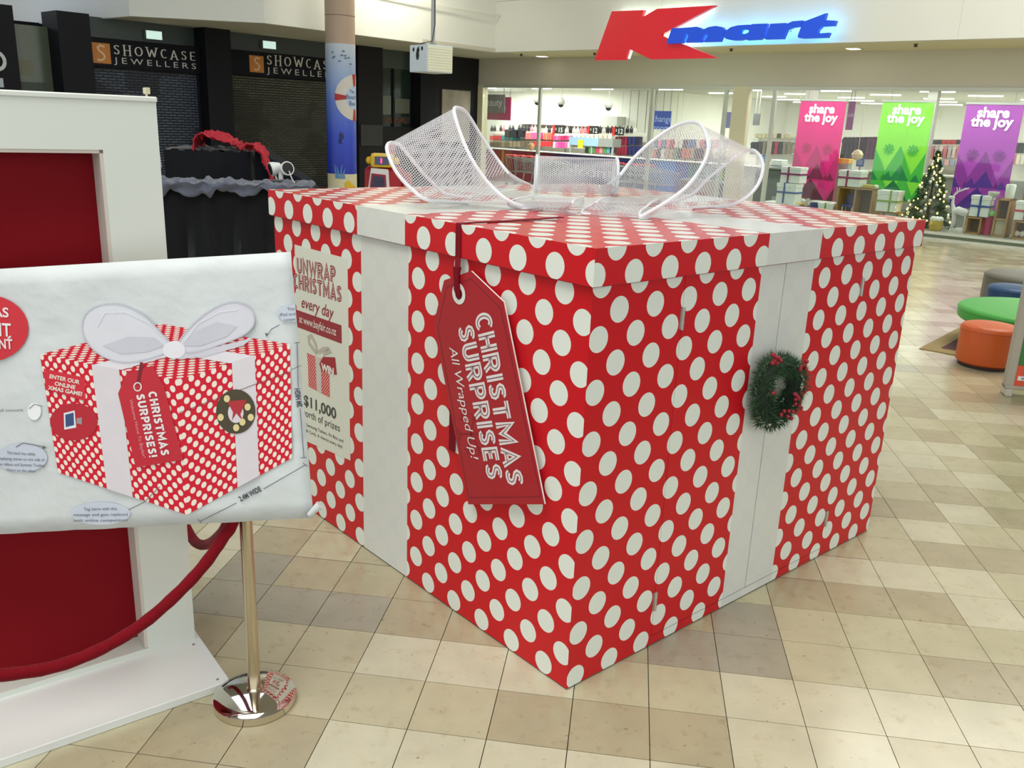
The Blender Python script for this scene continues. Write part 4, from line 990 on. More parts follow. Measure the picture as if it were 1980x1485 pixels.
# racks along the side wall and back, seen through bow and right window
def rk(nm, lb, yp, X0, X1, Yt, sh_): return rack(nm, lb, yp, X0, X1, Yt, sh_)
rk('clothes_rack', 'white rack of small clothes seen through the right bow loop', 7.0, 1262, 1418, 268, (.6, 1.1, 1.5))
goods('child_garment', 'small coloured garment on the upper rail behind the right bow loop', 'garment', 'garments behind the bow', 6.9, 1264, 1416, 270, 286, 18, [(196, 120, 130), (90, 110, 150), (206, 196, 186), (70, 60, 70), (160, 60, 70), (110, 120, 110)], 'cloth', seed=20, gap=-.15)
goods('child_garment', 'small coloured garment on the lower rail behind the right bow loop', 'garment', 'garments behind the bow', 6.7, 1262, 1412, 288, 306, 18, [(150, 130, 110), (100, 120, 90), (170, 90, 70), (60, 60, 66), (186, 180, 170)], 'cloth', seed=21, gap=-.15)
rk('box_shelf', 'cream wall shelf of boxes right of the second store column', 9.0, 1456, 1528, 258, (1.0, 1.5, 1.92))
goods('storage_box', 'cream box on the top wall shelf right of the column', 'box', 'cream shelf boxes', 8.95, 1458, 1524, 258, 267, 9, [(206, 198, 160), (60, 54, 46), (196, 188, 150), (226, 220, 190)], seed=22)
goods('dark_bag', 'dark bag hanging below the cream box shelf', 'bag', 'dark bags', 8.8, 1450, 1528, 274, 298, 10, [(40, 40, 44), (60, 54, 58), (150, 40, 50), (34, 36, 40), (120, 110, 90)], 'cloth', seed=23, gap=-.1)
rk('dark_clothes_rack', 'rail of dark plum garments between the pink and green banners', 7.5, 1622, 1700, 263, (.7,))
goods('plum_garment', 'dark plum garment on the rail between the pink and green banners', 'garment', 'plum garments', 7.4, 1624, 1696, 265, 308, 9, [(62, 32, 52), (44, 36, 40), (84, 44, 70), (36, 30, 34)], 'cloth', seed=24, gap=-.2)
rk('baby_clothes_rack', 'rail of pink and grey garments between green and purple banners', 7.5, 1780, 1860, 268, (.7, 1.3))
goods('hanger_row', 'dark price tab on the rail between green and purple banners', 'tab', 'price tabs', 7.4, 1782, 1858, 270, 279, 8, [(40, 40, 40), (60, 56, 54), (200, 50, 50)], seed=25)
goods('baby_garment', 'pink or grey garment between the green and purple banners', 'garment', 'baby garments', 7.3, 1780, 1856, 282, 306, 9, [(206, 130, 136), (190, 186, 184), (150, 110, 110), (222, 196, 190)], 'cloth', seed=26, gap=-.1)
goods('folded_stack', 'pink folded stack on the table between green and purple banners', 'clothes', 'folded stacks', 7.0, 1782, 1856, 308, 320, 7, [(216, 150, 150), (160, 176, 196), (226, 180, 176)], seed=27)
rk('mixed_rack', 'rack of mixed colourful goods right of the purple banner', 6.5, 1940, 2020, 272, (.7, 1.2))
goods('mixed_pack', 'colourful pack on the rack right of the purple banner', 'pack', 'mixed packs', 6.4, 1944, 2016, 276, 296, 9, [(150, 40, 36), (40, 44, 40), (214, 180, 60), (60, 90, 60), (206, 140, 130)], seed=28)
goods('mixed_pack', 'pale pack on the lower shelf right of the purple banner', 'pack', 'mixed packs', 6.4, 1944, 2016, 298, 318, 8, [(216, 206, 190), (206, 120, 110), (196, 190, 180)], seed=29)
# checkout counters
def counterbox(label, yp, X0, X1, Yt, dep, c1, c2):
    a = fac(X0, Yt, yp); e = fac(X1, Yt, yp); t = thing('checkout_counter', label, 'counter', ((a.x + e.x) / 2, yp, 0), BF)
    bbox('body', C(c1), a.x, e.x, yp, yp + dep, 0, a.z - .05, parent=t, bevel=.01); bbox('top', C(c2), a.x - .05, e.x + .05, yp - .05, yp + dep + .05, a.z - .05, a.z, parent=t, bevel=.008)
    bbox('kick', C((40, 42, 42)), a.x + .03, e.x - .03, yp - .01, yp + .02, .05, .15, parent=t); return a, e
counterbox('grey-green checkout counter behind the stacked gift boxes', 3.0, 1462, 1540, 322, .9, (96, 106, 100), (120, 128, 122))
counterbox('grey counter behind the christmas tree and banners', 4.2, 1560, 1990, 322, .8, (128, 126, 120), (168, 166, 156))
a = fac(1490, 308, 3.2); e = fac(1512, 322, 3.2)
t = thing('cash_register', 'white cash register on the grey-green checkout counter', 'register', ((a.x + e.x) / 2, 3.3, e.z), BF)
bbox('body', C((226, 230, 226), .35), a.x, e.x, 3.2, 3.6, e.z, a.z - .06, parent=t, bevel=.02); bbox('lid', C((240, 244, 240), .3), a.x + .02, e.x - .02, 3.2, 3.6, a.z - .06, a.z, parent=t, bevel=.02); bbox('tray', C((40, 42, 42)), a.x - .02, e.x + .02, 3.15, 3.65, e.z - .01, e.z, parent=t)
for X, Y, lb in ((1480, 306, 'small blue lane sign left of the white mullion'), (1663, 313, 'small blue lane sign between pink and green banners')):
    p = fac(X, Y, 2.6); t = thing('lane_sign', lb, 'sign', (p.x, 2.6, 0), BF); bbox('board', C((30, 70, 150)), p.x - .1, p.x + .1, 2.6, 2.64, p.z - .12, p.z + .1, parent=t, bevel=.01)
    bbox('panel', C((120, 156, 214)), p.x - .07, p.x + .07, 2.59, 2.6, p.z - .08, p.z + .06, parent=t); bbox('post', C((150, 150, 150)), p.x - .02, p.x + .02, 2.62, 2.66, 0, p.z - .1, parent=t)
a = fac(1617, 306, 2.4); e = fac(1641, 317, 2.4)
t = thing('yellow_bin', 'yellow-topped grey stand right of the pink banner', 'stand', ((a.x + e.x) / 2, 2.4, 0), BF); bbox('top', C((222, 170, 30)), a.x, e.x, 2.4, 2.7, e.z, a.z, parent=t, bevel=.01); bbox('body', C((150, 156, 152)), a.x + .02, e.x - .02, 2.42, 2.68, 0, e.z, parent=t)
p = fac(1658, 300, 2.3); t = thing('hanging_lantern', 'glass lantern hung on a cord left of the green banner', 'lantern', (p.x, 2.3, p.z - .12), BF)
b = MB(BF); b.lathe((p.x, 2.3, p.z - .12), [(.06, 0), (.13, .05), (.15, .14), (.1, .22), (.03, .26)], 14); b.build('globe', mat('lantern_glass', (196, 176, 140), .2, var=.2), t, smooth=True); b = MB(BF); b.cyl((p.x, 2.3, p.z + .12), (p.x, 2.3, 3.56), .006, n=6); b.build('cord', C((200, 190, 160)), t)

# ---- three banners
def banner(label, X, yp, c, pal):
    (tl, tr, bl, br) = [fac(*q, yp) for q in X]
    x0, x1 = (tl.x + bl.x) / 2, (tr.x + br.x) / 2; z1 = (tl.z + tr.z) / 2; z0 = (bl.z + br.z) / 2; w, h = x1 - x0, z1 - z0
    t = thing('hanging_banner', label, 'banner', ((x0 + x1) / 2, yp, z0), BF)
    b = MB(BF); n = 10; rows = [[(x0 + w * i / n, yp + .012 * math.sin(i * 1.1), z0 + h * j / 8) for i in range(n + 1)] for j in range(9)]; b.grid(rows)
    b.box(x0, x1, yp + .016, yp + .02, z0, z1); b.build('cloth', mat('banner_' + label.split()[0], c, .6, var=.05, scale=1, emit=.12), t)  # weak emission put into cloth and print colours so the banner looks lit
    def tri(pts, col, k):
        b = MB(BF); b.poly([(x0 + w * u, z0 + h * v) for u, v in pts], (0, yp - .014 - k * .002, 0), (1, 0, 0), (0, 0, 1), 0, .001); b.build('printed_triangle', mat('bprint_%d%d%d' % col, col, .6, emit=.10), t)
    A, B2, C2, D2 = pal
    tri([(0, .30), (0, .52), (.17, .38), (.33, .21), (.5, .56), (.83, .2), (1, .42), (1, .3), (1, 0), (0, 0)], A, 0)
    tri([(.17, .21), (.5, .56), (.83, .21)], A, 1); tri([(0, .21), (0, .52), (.3, .21)], A, 1); tri([(.72, .21), (1, .5), (1, .21)], A, 1)
    tri([(.0, .30), (0, .2), (.13, .2)], B2, 2); tri([(.2, .2), (.33, .3), (.42, .2)], B2, 2); tri([(.36, .21), (.56, .37), (.74, .21)], B2, 2); tri([(.78, .2), (.87, .28), (.97, .2)], B2, 2)
    tri([(.25, .2), (.55, .2), (.4, .06)], C2, 2); tri([(.72, .2), (1, .2), (.86, .06)], C2, 2)
    tri([(.1, 0), (.46, .21), (.8, 0)], D2, 3); tri([(0, 0), (0, .16), (.12, 0)], D2, 3); tri([(.86, 0), (1, .14), (1, 0)], D2, 3)
    for u in (.27, .74):
        cxx, czz = x0 + w * u, z0 + h * .52; b = MB(BF)
        for k in range(8):
            a = 2 * PI * k / 8; b.stroke([(cxx + .03 * math.cos(a), czz + .03 * math.sin(a)), (cxx + .13 * math.cos(a), czz + .13 * math.sin(a))], .05, (0, yp - .02, 0), (1, 0, 0), (0, 0, 1))
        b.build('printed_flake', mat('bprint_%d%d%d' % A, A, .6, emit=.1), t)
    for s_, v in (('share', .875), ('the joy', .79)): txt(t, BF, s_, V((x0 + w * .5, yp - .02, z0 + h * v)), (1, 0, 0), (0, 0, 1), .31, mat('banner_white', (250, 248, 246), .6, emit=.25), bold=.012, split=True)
    bbox('top_bar', C((200, 200, 196)), x0 - .02, x1 + .02, yp - .02, yp + .03, z1 - .02, z1 + .03, parent=t)
    for x in (x0 + .2, x1 - .2): bbox('wire', C((170, 170, 166)), x - .006, x + .006, yp, yp + .01, z1, 3.56, parent=t)
banner('pink hanging banner with triangle print and white lettering', [(1543, 194), (1636, 194), (1530, 384), (1611, 386)], 1.62, (224, 34, 128), ((190, 36, 110), (120, 28, 70), (206, 30, 116), (84, 24, 46)))
banner('green hanging banner with triangle print and white lettering', [(1702, 196), (1802, 196), (1684, 384), (1780, 392)], 1.62, (140, 226, 66), ((70, 180, 66), (20, 130, 66), (130, 216, 60), (14, 110, 62)))
banner('purple hanging banner with triangle print and white lettering', [(1864, 200), (1972, 201), (1840, 402), (1950, 408)], 1.62, (176, 74, 186), ((140, 52, 152), (80, 44, 140), (160, 62, 164), (70, 36, 130)))

# ---- window display: platform, gifts, crates, tree
struct(bbox('trim_15', mat('display_deck', (196, 200, 190), .3), 9.7, 21.7, .11, 1.9, 0, .18))
struct(bbox('trim_16', mat('display_curb', (150, 152, 146), .4), 9.7, 21.7, 1.7, 1.76, .18, .5))
def gbox(label, yp, X0, X1, Y0, Y1, rib, dep=None, vx=.4, hz=.55, z0=None):
    a = fac(X0, Y1, yp); e = fac(X1, Y0, yp); zz = a.z if z0 is None else z0; w = e.x - a.x; h = e.z - zz; d = dep or w * .8
    t = thing('wrapped_gift', label, 'gift', ((a.x + e.x) / 2, yp + d / 2, zz), BF, 'white display gifts')
    G = C((236, 240, 234), .45); R = C(rib, .5)
    bbox('carton', G, a.x, e.x, yp, yp + d, zz, zz + h * .82, parent=t, bevel=.008); bbox('carton_lid', G, a.x - .012, e.x + .012, yp - .012, yp + d + .012, zz + h * .8, zz + h, parent=t, bevel=.008)
    xr = a.x + w * vx; zr = zz + h * hz; r = max(.02, w * .035)
    bbox('ribbon', R, xr - r, xr + r, yp - .018, yp + d + .018, zz, zz + h + .006, parent=t); bbox('ribbon', R, a.x - .018, e.x + .018, yp - .02, yp + d + .02, zr - r, zr + r, parent=t)
    b = MB(BF); b.sph((xr, yp - .03, zr), r * 1.9, 10, 6, (1, .5, 1)); b.build('ribbon_rosette', R, t, smooth=True)
    return zz + h, a, e
GB2 = gbox('white gift with blue ribbon under the purple-ribboned gift', .35, 1499, 1540, 356, 392, (56, 96, 156), z0=.18 + .28)
bbox_ = fac(1499, 392, .35)
t = thing('display_plinth', 'low white plinth under the stacked gifts', 'plinth', (bbox_.x + .3, .6, .18), BF); bbox('block', C((222, 226, 220)), bbox_.x - .35, bbox_.x + .62, .3, .95, .18, .44, parent=t, bevel=.01); bbox('cap', C((230, 234, 228)), bbox_.x - .37, bbox_.x + .64, .28, .97, .44, .46, parent=t); bbox('red_tab', C((190, 40, 44)), bbox_.x - .28, bbox_.x - .2, .275, .28, .3, .42, parent=t)
gbox('white gift with purple ribbon stacked on the blue-ribboned gift', .40, 1507, 1549, 324, 358, (140, 44, 110), z0=GB2[0] + .012)
def crate(label, yp, X0, X1, Y0, Y1, n=1, dep=.45, z0=None, legs=False):
    a = fac(X0, Y1, yp); e = fac(X1, Y0, yp); zz = a.z if z0 is None else z0; t = thing('wooden_crate', label, 'crate', ((a.x + e.x) / 2, yp + dep / 2, zz), BF); m = mat('crate_wood', (176, 136, 82), .6, var=.2, scale=6); k = .035
    bbox('side', m, a.x, a.x + k, yp, yp + dep, zz, e.z, parent=t); bbox('side', m, e.x - k, e.x, yp, yp + dep, zz, e.z, parent=t); bbox('top', m, a.x, e.x, yp, yp + dep, e.z - k, e.z, parent=t); bbox('bottom', m, a.x, e.x, yp, yp + dep, zz, zz + k, parent=t)
    for i in range(1, n): x = a.x + (e.x - a.x) * i / n; bbox('divider', m, x - k / 2, x + k / 2, yp, yp + dep, zz, e.z, parent=t)
    bbox('back', C((120, 104, 80)), a.x, e.x, yp + dep - .02, yp + dep, zz, e.z, parent=t)
    return e.z, a, e
zc1, ca, ce = crate('two-bay wooden crate under the magenta-ribboned gift', .5, 1613, 1690, 366, 420, 2, z0=.18)
gbox('white gift with magenta ribbon on the two-bay wooden crate', .5, 1618, 1666, 331, 366, (150, 44, 100), z0=zc1 + .012)
p = fac(1682, 362, .6)
b = MB(BF); b.box(p.x - .16, p.x + .02, .55, .8, zc1 + .012, zc1 + .09); tag(b.build('gold_packet', C((196, 176, 90)), bevel=.01, origin=BF @ V((p.x, .6, zc1 + .012))), 'small gold packet on the two-bay wooden crate', 'packet')
b = MB(BF); b.lathe((p.x + .14, .62, zc1 + .012), [(.03, 0), (.06, .03), (.06, .07), (.02, .09)], 10); tag(b.build('white_bowl', C((230, 228, 214)), smooth=True, origin=BF @ V((p.x + .14, .62, zc1 + .012))), 'small white bowl at the right end of the crate', 'bowl')
p = fac(1640, 395, .6); t = thing('blue_chair_model', 'little blue chair inside the left bay of the crate', 'ornament', (p.x, .65, .22), BF)
bbox('seat', C((40, 62, 130)), p.x - .14, p.x + .14, .55, .8, .5, .55, parent=t, bevel=.01); bbox('back', C((36, 56, 120)), p.x - .14, p.x + .14, .78, .82, .55, .8, parent=t, bevel=.01)
for dx in (-.12, .12):
    for yy in (.57, .78): bbox('leg', C((196, 200, 204), .3), p.x + dx - .012, p.x + dx + .012, yy - .012, yy + .012, .216, .5, parent=t)
for X, Y, lb in ((1671, 400, 'green bauble in the right bay of the crate'), (1919, 413, 'green bauble on the tall wooden crate')):
    p = fac(X, Y, .55 if X < 1800 else .3); b = MB(BF); zz = .216 + .06 if X < 1800 else p.z; b.sph((p.x, p.y, zz), .06, 12, 8); tag(b.build('green_bauble', C((110, 214, 90), .3), smooth=True, origin=BF @ V((p.x, p.y, zz - .06))), lb, 'bauble')
g4z = .18 + .3; p = fac(1715, 415, .35); t = thing('gift_stand', 'low wooden stand under the green-ribboned gift', 'stand', (p.x, .5, .18), BF)
for dx in (-.22, .22):
    for yy in (.4, .75): bbox('leg', C((150, 112, 66)), p.x + dx - .02, p.x + dx + .02, yy - .02, yy + .02, .18, g4z - .03, parent=t)
bbox('seat', C((160, 120, 70)), p.x - .27, p.x + .27, .35, .8, g4z - .03, g4z, parent=t)
gbox('white gift with green ribbon right of the two-bay crate', .3, 1692, 1738, 370, 409, (140, 170, 70), vx=.65, hz=.5, z0=g4z + .012)
gbox('small low white gift with green ribbon under the pink banner', .45, 1580, 1611, 394, 412, (120, 160, 60), vx=.5, z0=.18 + .02)
p = fac(1545, 395, .45); t = thing('bauble_tray', 'small tray of gold baubles beside the stacked gifts', 'tray', (p.x, .5, .18), BF)
bbox('tray', C((120, 96, 74)), p.x - .2, p.x + .2, .4, .65, .40, .44, parent=t); 
for dx in (-.18, .18): bbox('leg', C((190, 180, 160)), p.x + dx - .01, p.x + dx + .01, .42, .63, .18, .62, parent=t)
for k in range(7): b = MB(BF); b.sph((p.x - .12 + .04 * k, .48 + .05 * (k % 2), .47), .035, 8, 6); tag(b.build('gold_bauble', C((222, 196, 80), .25, metal=.5), smooth=True, origin=BF @ V((p.x - .12 + .04 * k, .48 + .05 * (k % 2), .44))), 'gold bauble on the small tray beside the stacked gifts', 'bauble', 'gold baubles on the tray')
b = MB(BF); b.cyl((p.x + .0, .6, .56), (p.x + .2, .6, .48), .045, n=12); tag(b.build('rolled_paper', C((232, 228, 220)), smooth=True, origin=BF @ V((p.x + .1, .6, .47))), 'white rolled paper lying across the bauble tray', 'roll')
a = fac(1566, 388, .7); e = fac(1612, 388, .7); t = thing('blue_bench', 'blue bench under the pink banner', 'bench', ((a.x + e.x) / 2, .9, .18), BF); bbox('seat', C((30, 60, 130)), a.x, e.x, .72, 1.1, .2, .52, parent=t, bevel=.02); bbox('edge', C((220, 224, 222)), a.x - .02, e.x + .02, .70, 1.12, .52, .55, parent=t)
zc2, ca2, ce2 = crate('small wooden crate under the blue-ribboned gift', .3, 1862, 1899, 421, 458, 1, z0=.18)
gbox('white gift with blue ribbon on the small wooden crate', .3, 1872, 1917, 380, 421, (40, 80, 160), vx=.5, hz=.5, z0=zc2 + .012)
a = fac(1893, 424, .25); t = thing('magenta_roll', 'magenta fabric roll leaning between the wooden crates', 'roll', (a.x + .1, .4, .18), BF)
b = MB(BF); b.lathe((a.x + .12, .55, .18), [(.09, 0), (.1, .02), (.1, .42), (.03, .44)], 14); b.build('bolt', C((206, 24, 100), .7), t, smooth=True); b = MB(BF); b.cyl((a.x + .12, .55, .6), (a.x + .12, .55, .66), .02, n=8); b.build('core', C((190, 180, 150)), t)
zc3, ca3, ce3 = crate('tall open wooden crate right of the blue-ribboned gift', .22, 1914, 1956, 386, 460, 1, z0=.18)
bbox('mid_shelf', mat('crate_wood', (176, 136, 82), .6), ca3.x, ce3.x, .22, .65, .55, .58, parent=bpy.data.objects['wooden_crate.002'])
bbox('canvas_panel', C((186, 178, 150)), ca3.x + .04, ce3.x - .04, .3, .33, .22, .54, parent=bpy.data.objects['wooden_crate.002'])
p = fac(1952, 372, .35); b = MB(BF); b.lathe((p.x, .4, zc3 + .012), [(.08, 0), (.09, .02), (.1, .28), (.085, .3)], 14); tag(b.build('white_jug', C((234, 236, 228), .4), smooth=True, origin=BF @ V((p.x, .4, zc3 + .012))), 'white jug standing on the tall wooden crate', 'jug')
b = MB(BF); b.lathe((p.x - .32, .42, zc3 + .012), [(.06, 0), (.11, .05), (.12, .1), (.11, .12)], 14); tag(b.build('glass_dish', C((206, 208, 200), .2), smooth=True, origin=BF @ V((p.x - .32, .42, zc3 + .012))), 'pale glass dish beside the white jug on the crate', 'dish')
crate('wooden crate with white ornaments at the right edge', .15, 1953, 2000, 430, 466, 1, z0=.18)
gbox('white gift with red ribbon at the right edge', .16, 1958, 2004, 391, 430, (200, 50, 66), vx=.55, hz=.5, z0=fac(2000, 430, .15).z + .012)
for k, X in enumerate((1963, 1975)): p = fac(X, 458, .3); b = MB(BF); b.sph((p.x, .35, .216 + .07), .07, 12, 8, (1, 1, 1)); tag(b.build('white_ornament', C((226, 222, 206), .4), smooth=True, origin=BF @ V((p.x, .35, .216))), ('round white ornament in the left of the edge crate', 'round white ornament in the right of the edge crate')[k], 'ornament')
a = fac(1976, 390, .8); t = thing('cork_block', 'tall tan block standing behind the red-ribboned gift', 'block', (a.x + .2, .9, .18), BF); bbox('block', mat('cork', (168, 128, 82), .8, var=.3, scale=30), a.x, a.x + .4, .8, 1.2, .18, fac(1976, 352, .8).z, parent=t, bevel=.01); bbox('foot', C((120, 90, 60)), a.x - .03, a.x + .43, .78, 1.22, .181, .22, parent=t)
a = fac(1955, 345, 1.3); t = thing('grey_board', 'pale grey leaning board left of the tan block', 'board', (a.x, 1.4, .18), BF); b = MB(BF); b.poly([(a.x - .15, .2), (a.x + .45, .2), (a.x + .45, 1.35), (a.x, 1.35)], (0, 1.35, 0), (1, 0, 0), (0, 0, 1), 0, .03); b.build('sheet', C((176, 178, 172)), t); bbox('foot', C((140, 140, 136)), a.x - .15, a.x + .45, 1.3, 1.5, .18, .2, parent=t)
# gold pot with white top
p = fac(1804, 448, .12); t = thing('gold_pot', 'gold faceted pot with white filling before the christmas tree', 'pot', (p.x, .2, .18), BF)
b = MB(BF); b.lathe((p.x, .25, .18), [(.11, 0), (.14, .05), (.15, .15), (.13, .24)], 9); b.build('pot', mat('pot_gold', (206, 176, 84), .3, metal=.6, var=.15), t); b = MB(BF)
for k in range(7): b.sph((p.x + .09 * math.cos(k * .9), .25 + .09 * math.sin(k * .9), .44), .06, 8, 6)
b.build('filling', C((240, 240, 236), .8), t, smooth=True)
# wire reindeer
p = fac(1848, 440, .5); t = thing('wire_reindeer', 'white wire reindeer standing right of the christmas tree', 'ornament', (p.x, .5, .18), BF); WM = C((226, 228, 226), .4); x = p.x
b = MB(BF); b.tube([(x - .12, .5, .62), (x - .02, .5, .66), (x + .12, .5, .62), (x + .2, .5, .6)], [.06, .09, .09, .06], 10); b.build('body', WM, t, smooth=True)
b = MB(BF); b.tube([(x - .1, .5, .64), (x - .16, .5, .8), (x - .16, .5, .9)], [.05, .035, .03], 8); b.sph((x - .2, .5, .93), .05, 10, 7, (1.5, .8, .8)); b.build('head', WM, t, smooth=True)
for dx, yy in ((-.1, .46), (-.08, .54), (.16, .46), (.18, .54)): b = MB(BF); b.tube([(x + dx, yy, .62), (x + dx + .02, yy, .4), (x + dx - .01, yy, .18)], [.03, .018, .014], 7); b.build('leg', WM, t, smooth=True)
for s_ in (-1, 1):
    b = MB(BF); b.tube([(x - .17, .5 + s_ * .02, .96), (x - .1, .5 + s_ * .08, 1.06), (x + .1, .5 + s_ * .1, 1.16)], .012, 6); b.tube([(x - .08, .5 + s_ * .08, 1.08), (x - .1, .5 + s_ * .1, 1.16)], .01, 6); b.build('antler', WM, t, smooth=True)
# christmas tree with lights
ztop = fac(1808, 292, .85).z; cx = fac(1800, 430, .85).x; cx = (cx + fac(1808, 300, .85).x) / 2; cy = .78; zb_ = .3
tree = thing('christmas_tree', 'decorated christmas tree with warm lights in the store window', 'christmas tree', (cx, cy, .18), BF)
b = MB(BF); b.cyl((cx, cy, .18), (cx, cy, ztop - .1), .04, .012, n=10); b.build('trunk', C((70, 50, 36)), tree, smooth=True)
b = MB(BF); b.lathe((cx, cy, .18), [(.22, 0), (.22, .03), (.06, .05), (.05, .12)], 14); b.build('stand', C((40, 60, 40)), tree, smooth=True)
b = MB(BF); r = random.Random(11); Ht = ztop - zb_; R0 = .60
for k in range(9000):
    u = r.random() ** 1.5; a = r.uniform(0, 2 * PI); lay = .82 + .18 * math.cos(u * 40); rad = R0 * (1 - u) * lay + .02; rr = rad * math.sqrt(r.uniform(.25, 1)); z = zb_ + Ht * u - .08 * rr / (rad + .01) * (1 - u)
    c = V((cx + rr * math.cos(a), cy + rr * math.sin(a), z)); d = V((math.cos(a) + r.uniform(-.6, .6), math.sin(a) + r.uniform(-.6, .6), r.uniform(-.3, .7))).normalized(); L = r.uniform(.05, .11) * (1 - .4 * u)
    sd = d.cross(V((r.uniform(-1, 1), r.uniform(-1, 1), r.uniform(-1, 1)))).normalized() * .007
    b.add([c - sd, c + sd, c + d * L], [(0, 1, 2)])
b.build('needles', mat('fir_needles', (34, 72, 40), .7, var=.5, scale=9), tree, kind='stuff')
FL = mat('fairy_light', (255, 206, 96), .4, emit=6.0, var=0); BAU = C((232, 232, 220), .25)
rl = random.Random(21)
for k in range(58):
    u = ((k + .5) / 58) ** 1.3 * .98; a = BANG * 0 - PI / 2 + rl.uniform(-1.35, 1.35); rad = R0 * (1 - u) * rl.uniform(.85, 1.02) + .02; c = (cx + rad * math.cos(a), cy + rad * math.sin(a), zb_ + Ht * u - .03)
    b = MB(BF); b.sph(c, rl.uniform(.013, .022), 6, 5, (1, 1, 1.2)); b.build('fairy_light', FL, tree)
for k in range(24):
    u = ((k + .5) / 24) ** 1.2 * .95; a = -PI / 2 + rl.uniform(-1.5, 1.5); rad = R0 * (1 - u) * 1.0 + .03; c = (cx + rad * math.cos(a), cy + rad * math.sin(a), zb_ + Ht * u - .04)
    b = MB(BF); b.sph(c, .036, 8, 6); b.build('bauble', BAU, tree, smooth=True)
# ================================================================ GIFT BOX
W, HB, OV, LH = 2.436, 1.784, 0.020, 0.135
ZL = HB - LH
BANDR = (1.03, 1.448); BANDL = (1.135, 1.535)
mR = dots('wrap_right', .2008, .2008, .0475, .0445, .0495, [('u', *BANDR)])
mL = dots('wrap_left', .2040, .1965, .038, .153, .0495, [('u', *BANDL)])
mLL = dots('lid_left', .2045, .2000, .176, 1.697, .0495, [('u', *BANDL)])
mLR = dots('lid_right', .2009, .2000, .19, 1.685, .0495, [('u', *BANDR)])
mT = dots('lid_top', .2005, .2005, .072, .156, .0495, [('u', *BANDR), ('v', *BANDL)], rough=.22, spec=.4)
mB = dots('wrap_plain', .2008, .2008, .05, .05, .0495)
gift = thing('gift_box', 'giant red polka dot gift box with white ribbon bands', 'gift box', (0, 0, 0), XF)
def xq(b, pts, uv): b.add(pts, [(0, 1, 2, 3)], [uv])
# body: left panel, right panel around the doors, back panels
b = MB(XF); xq(b, [(0, W, .006), (0, 0, .006), (0, 0, HB - .02), (0, W, HB - .02)], [(W, .006), (0, .006), (0, HB), (W, HB)])
b.build('side_panel', mL, gift, label='polka dot side with poster and ribbon band')
D0, D1, DZ0, DZ1, SEAM = .515, 1.915, .048, ZL + .03, 1.215
b = MB(XF)
for x0, x1, z0, z1 in ((0, D0, .006, HB - .02), (D1, W, .006, HB - .02), (D0, D1, .006, DZ0), (D0, D1, DZ1, HB - .02)):
    xq(b, [(x0, 0, z0), (x1, 0, z0), (x1, 0, z1), (x0, 0, z1)], [(x0, z0), (x1, z0), (x1, z1), (x0, z1)])
b.build('front_panel', mR, gift)
b = MB(XF); b.box(D0, D1, .03, .05, DZ0, DZ1); b.build('door_reveal', C((40, 20, 20)), gift)
HINGE = mat('hinge_metal', (196, 192, 186), .3, metal=.8)
for x0, x1, hx, lb in ((D0, SEAM - .002, .515, None), (SEAM + .002, D1, 1.915, None)):
    b = MB(XF); g = .0015
    x0 += g; x1 -= g; z0 = DZ0 + .003; z1 = DZ1
    b.add([(x0, -.001, z0), (x1, -.001, z0), (x1, -.001, z1), (x0, -.001, z1), (x0, .03, z0), (x1, .03, z0), (x1, .03, z1), (x0, .03, z1)],
          [(0, 1, 2, 3), (0, 4, 5, 1), (1, 5, 6, 2), (3, 2, 6, 7), (0, 3, 7, 4), (5, 4, 7, 6)],
          [[(x0, z0), (x1, z0), (x1, z1), (x0, z1)], [(x0, z0), (x0, z0), (x1, z0), (x1, z0)], [(x1, z0), (x1, z0), (x1, z1), (x1, z1)], [(x0, z1), (x1, z1), (x1, z1), (x0, z1)], [(x0, z0), (x0, z1), (x0, z1), (x0, z0)], [(x1, z0), (x0, z0), (x0, z1), (x1, z1)]])
    d = b.build('door', mR, gift)
    for z in (.225, 1.475):
        b = MB(XF); b.cyl((hx, -.007, z - .045), (hx, -.007, z + .045), .0065, n=10); b.box(hx - .012, hx + .012, -.004, -.001, z - .042, z + .042)
        for q in (-.018, .018): b.cyl((hx, -.007, z + q - .001), (hx, -.007, z + q + .001), .0075, n=10)
        b.build('hinge', HINGE, d, smooth=True)
b = MB(XF)
xq(b, [(W, 0, .006), (W, W, .006), (W, W, HB - .02), (W, 0, HB - .02)], [(0, 0), (W, 0), (W, HB), (0, HB)])
xq(b, [(W, W, .006), (0, W, .006), (0, W, HB - .02), (W, W, HB - .02)], [(0, 0), (W, 0), (W, HB), (0, HB)])
b.build('back_panel', mB, gift)
b = MB(XF); b.box(.01, W - .01, .01, W - .01, 0, .008); b.build('base_board', C((50, 30, 26)), gift)
# lid
x0, x1 = -OV, W + OV
b = MB(XF); xq(b, [(x0, x1, ZL), (x0, x0, ZL), (x0, x0, HB), (x0, x1, HB)], [(x1, ZL), (x0, ZL), (x0, HB), (x1, HB)]); lid = b.build('lid', mLL, gift)
b = MB(XF); xq(b, [(x0, x0, ZL), (x1, x0, ZL), (x1, x0, HB), (x0, x0, HB)], [(x0, ZL), (x1, ZL), (x1, HB), (x0, HB)]); b.build('lid_rim', mLR, lid)
b = MB(XF); xq(b, [(x0, x0, HB), (x1, x0, HB), (x1, x1, HB), (x0, x1, HB)], [(x0, x0), (x1, x0), (x1, x1), (x0, x1)]); b.build('lid_top', mT, lid)
b = MB(XF)
xq(b, [(x1, x0, ZL), (x1, x1, ZL), (x1, x1, HB), (x1, x0, HB)], [(0, ZL), (W, ZL), (W, HB), (0, HB)]); xq(b, [(x1, x1, ZL), (x0, x1, ZL), (x0, x1, HB), (x1, x1, HB)], [(0, ZL), (W, ZL), (W, HB), (0, HB)])
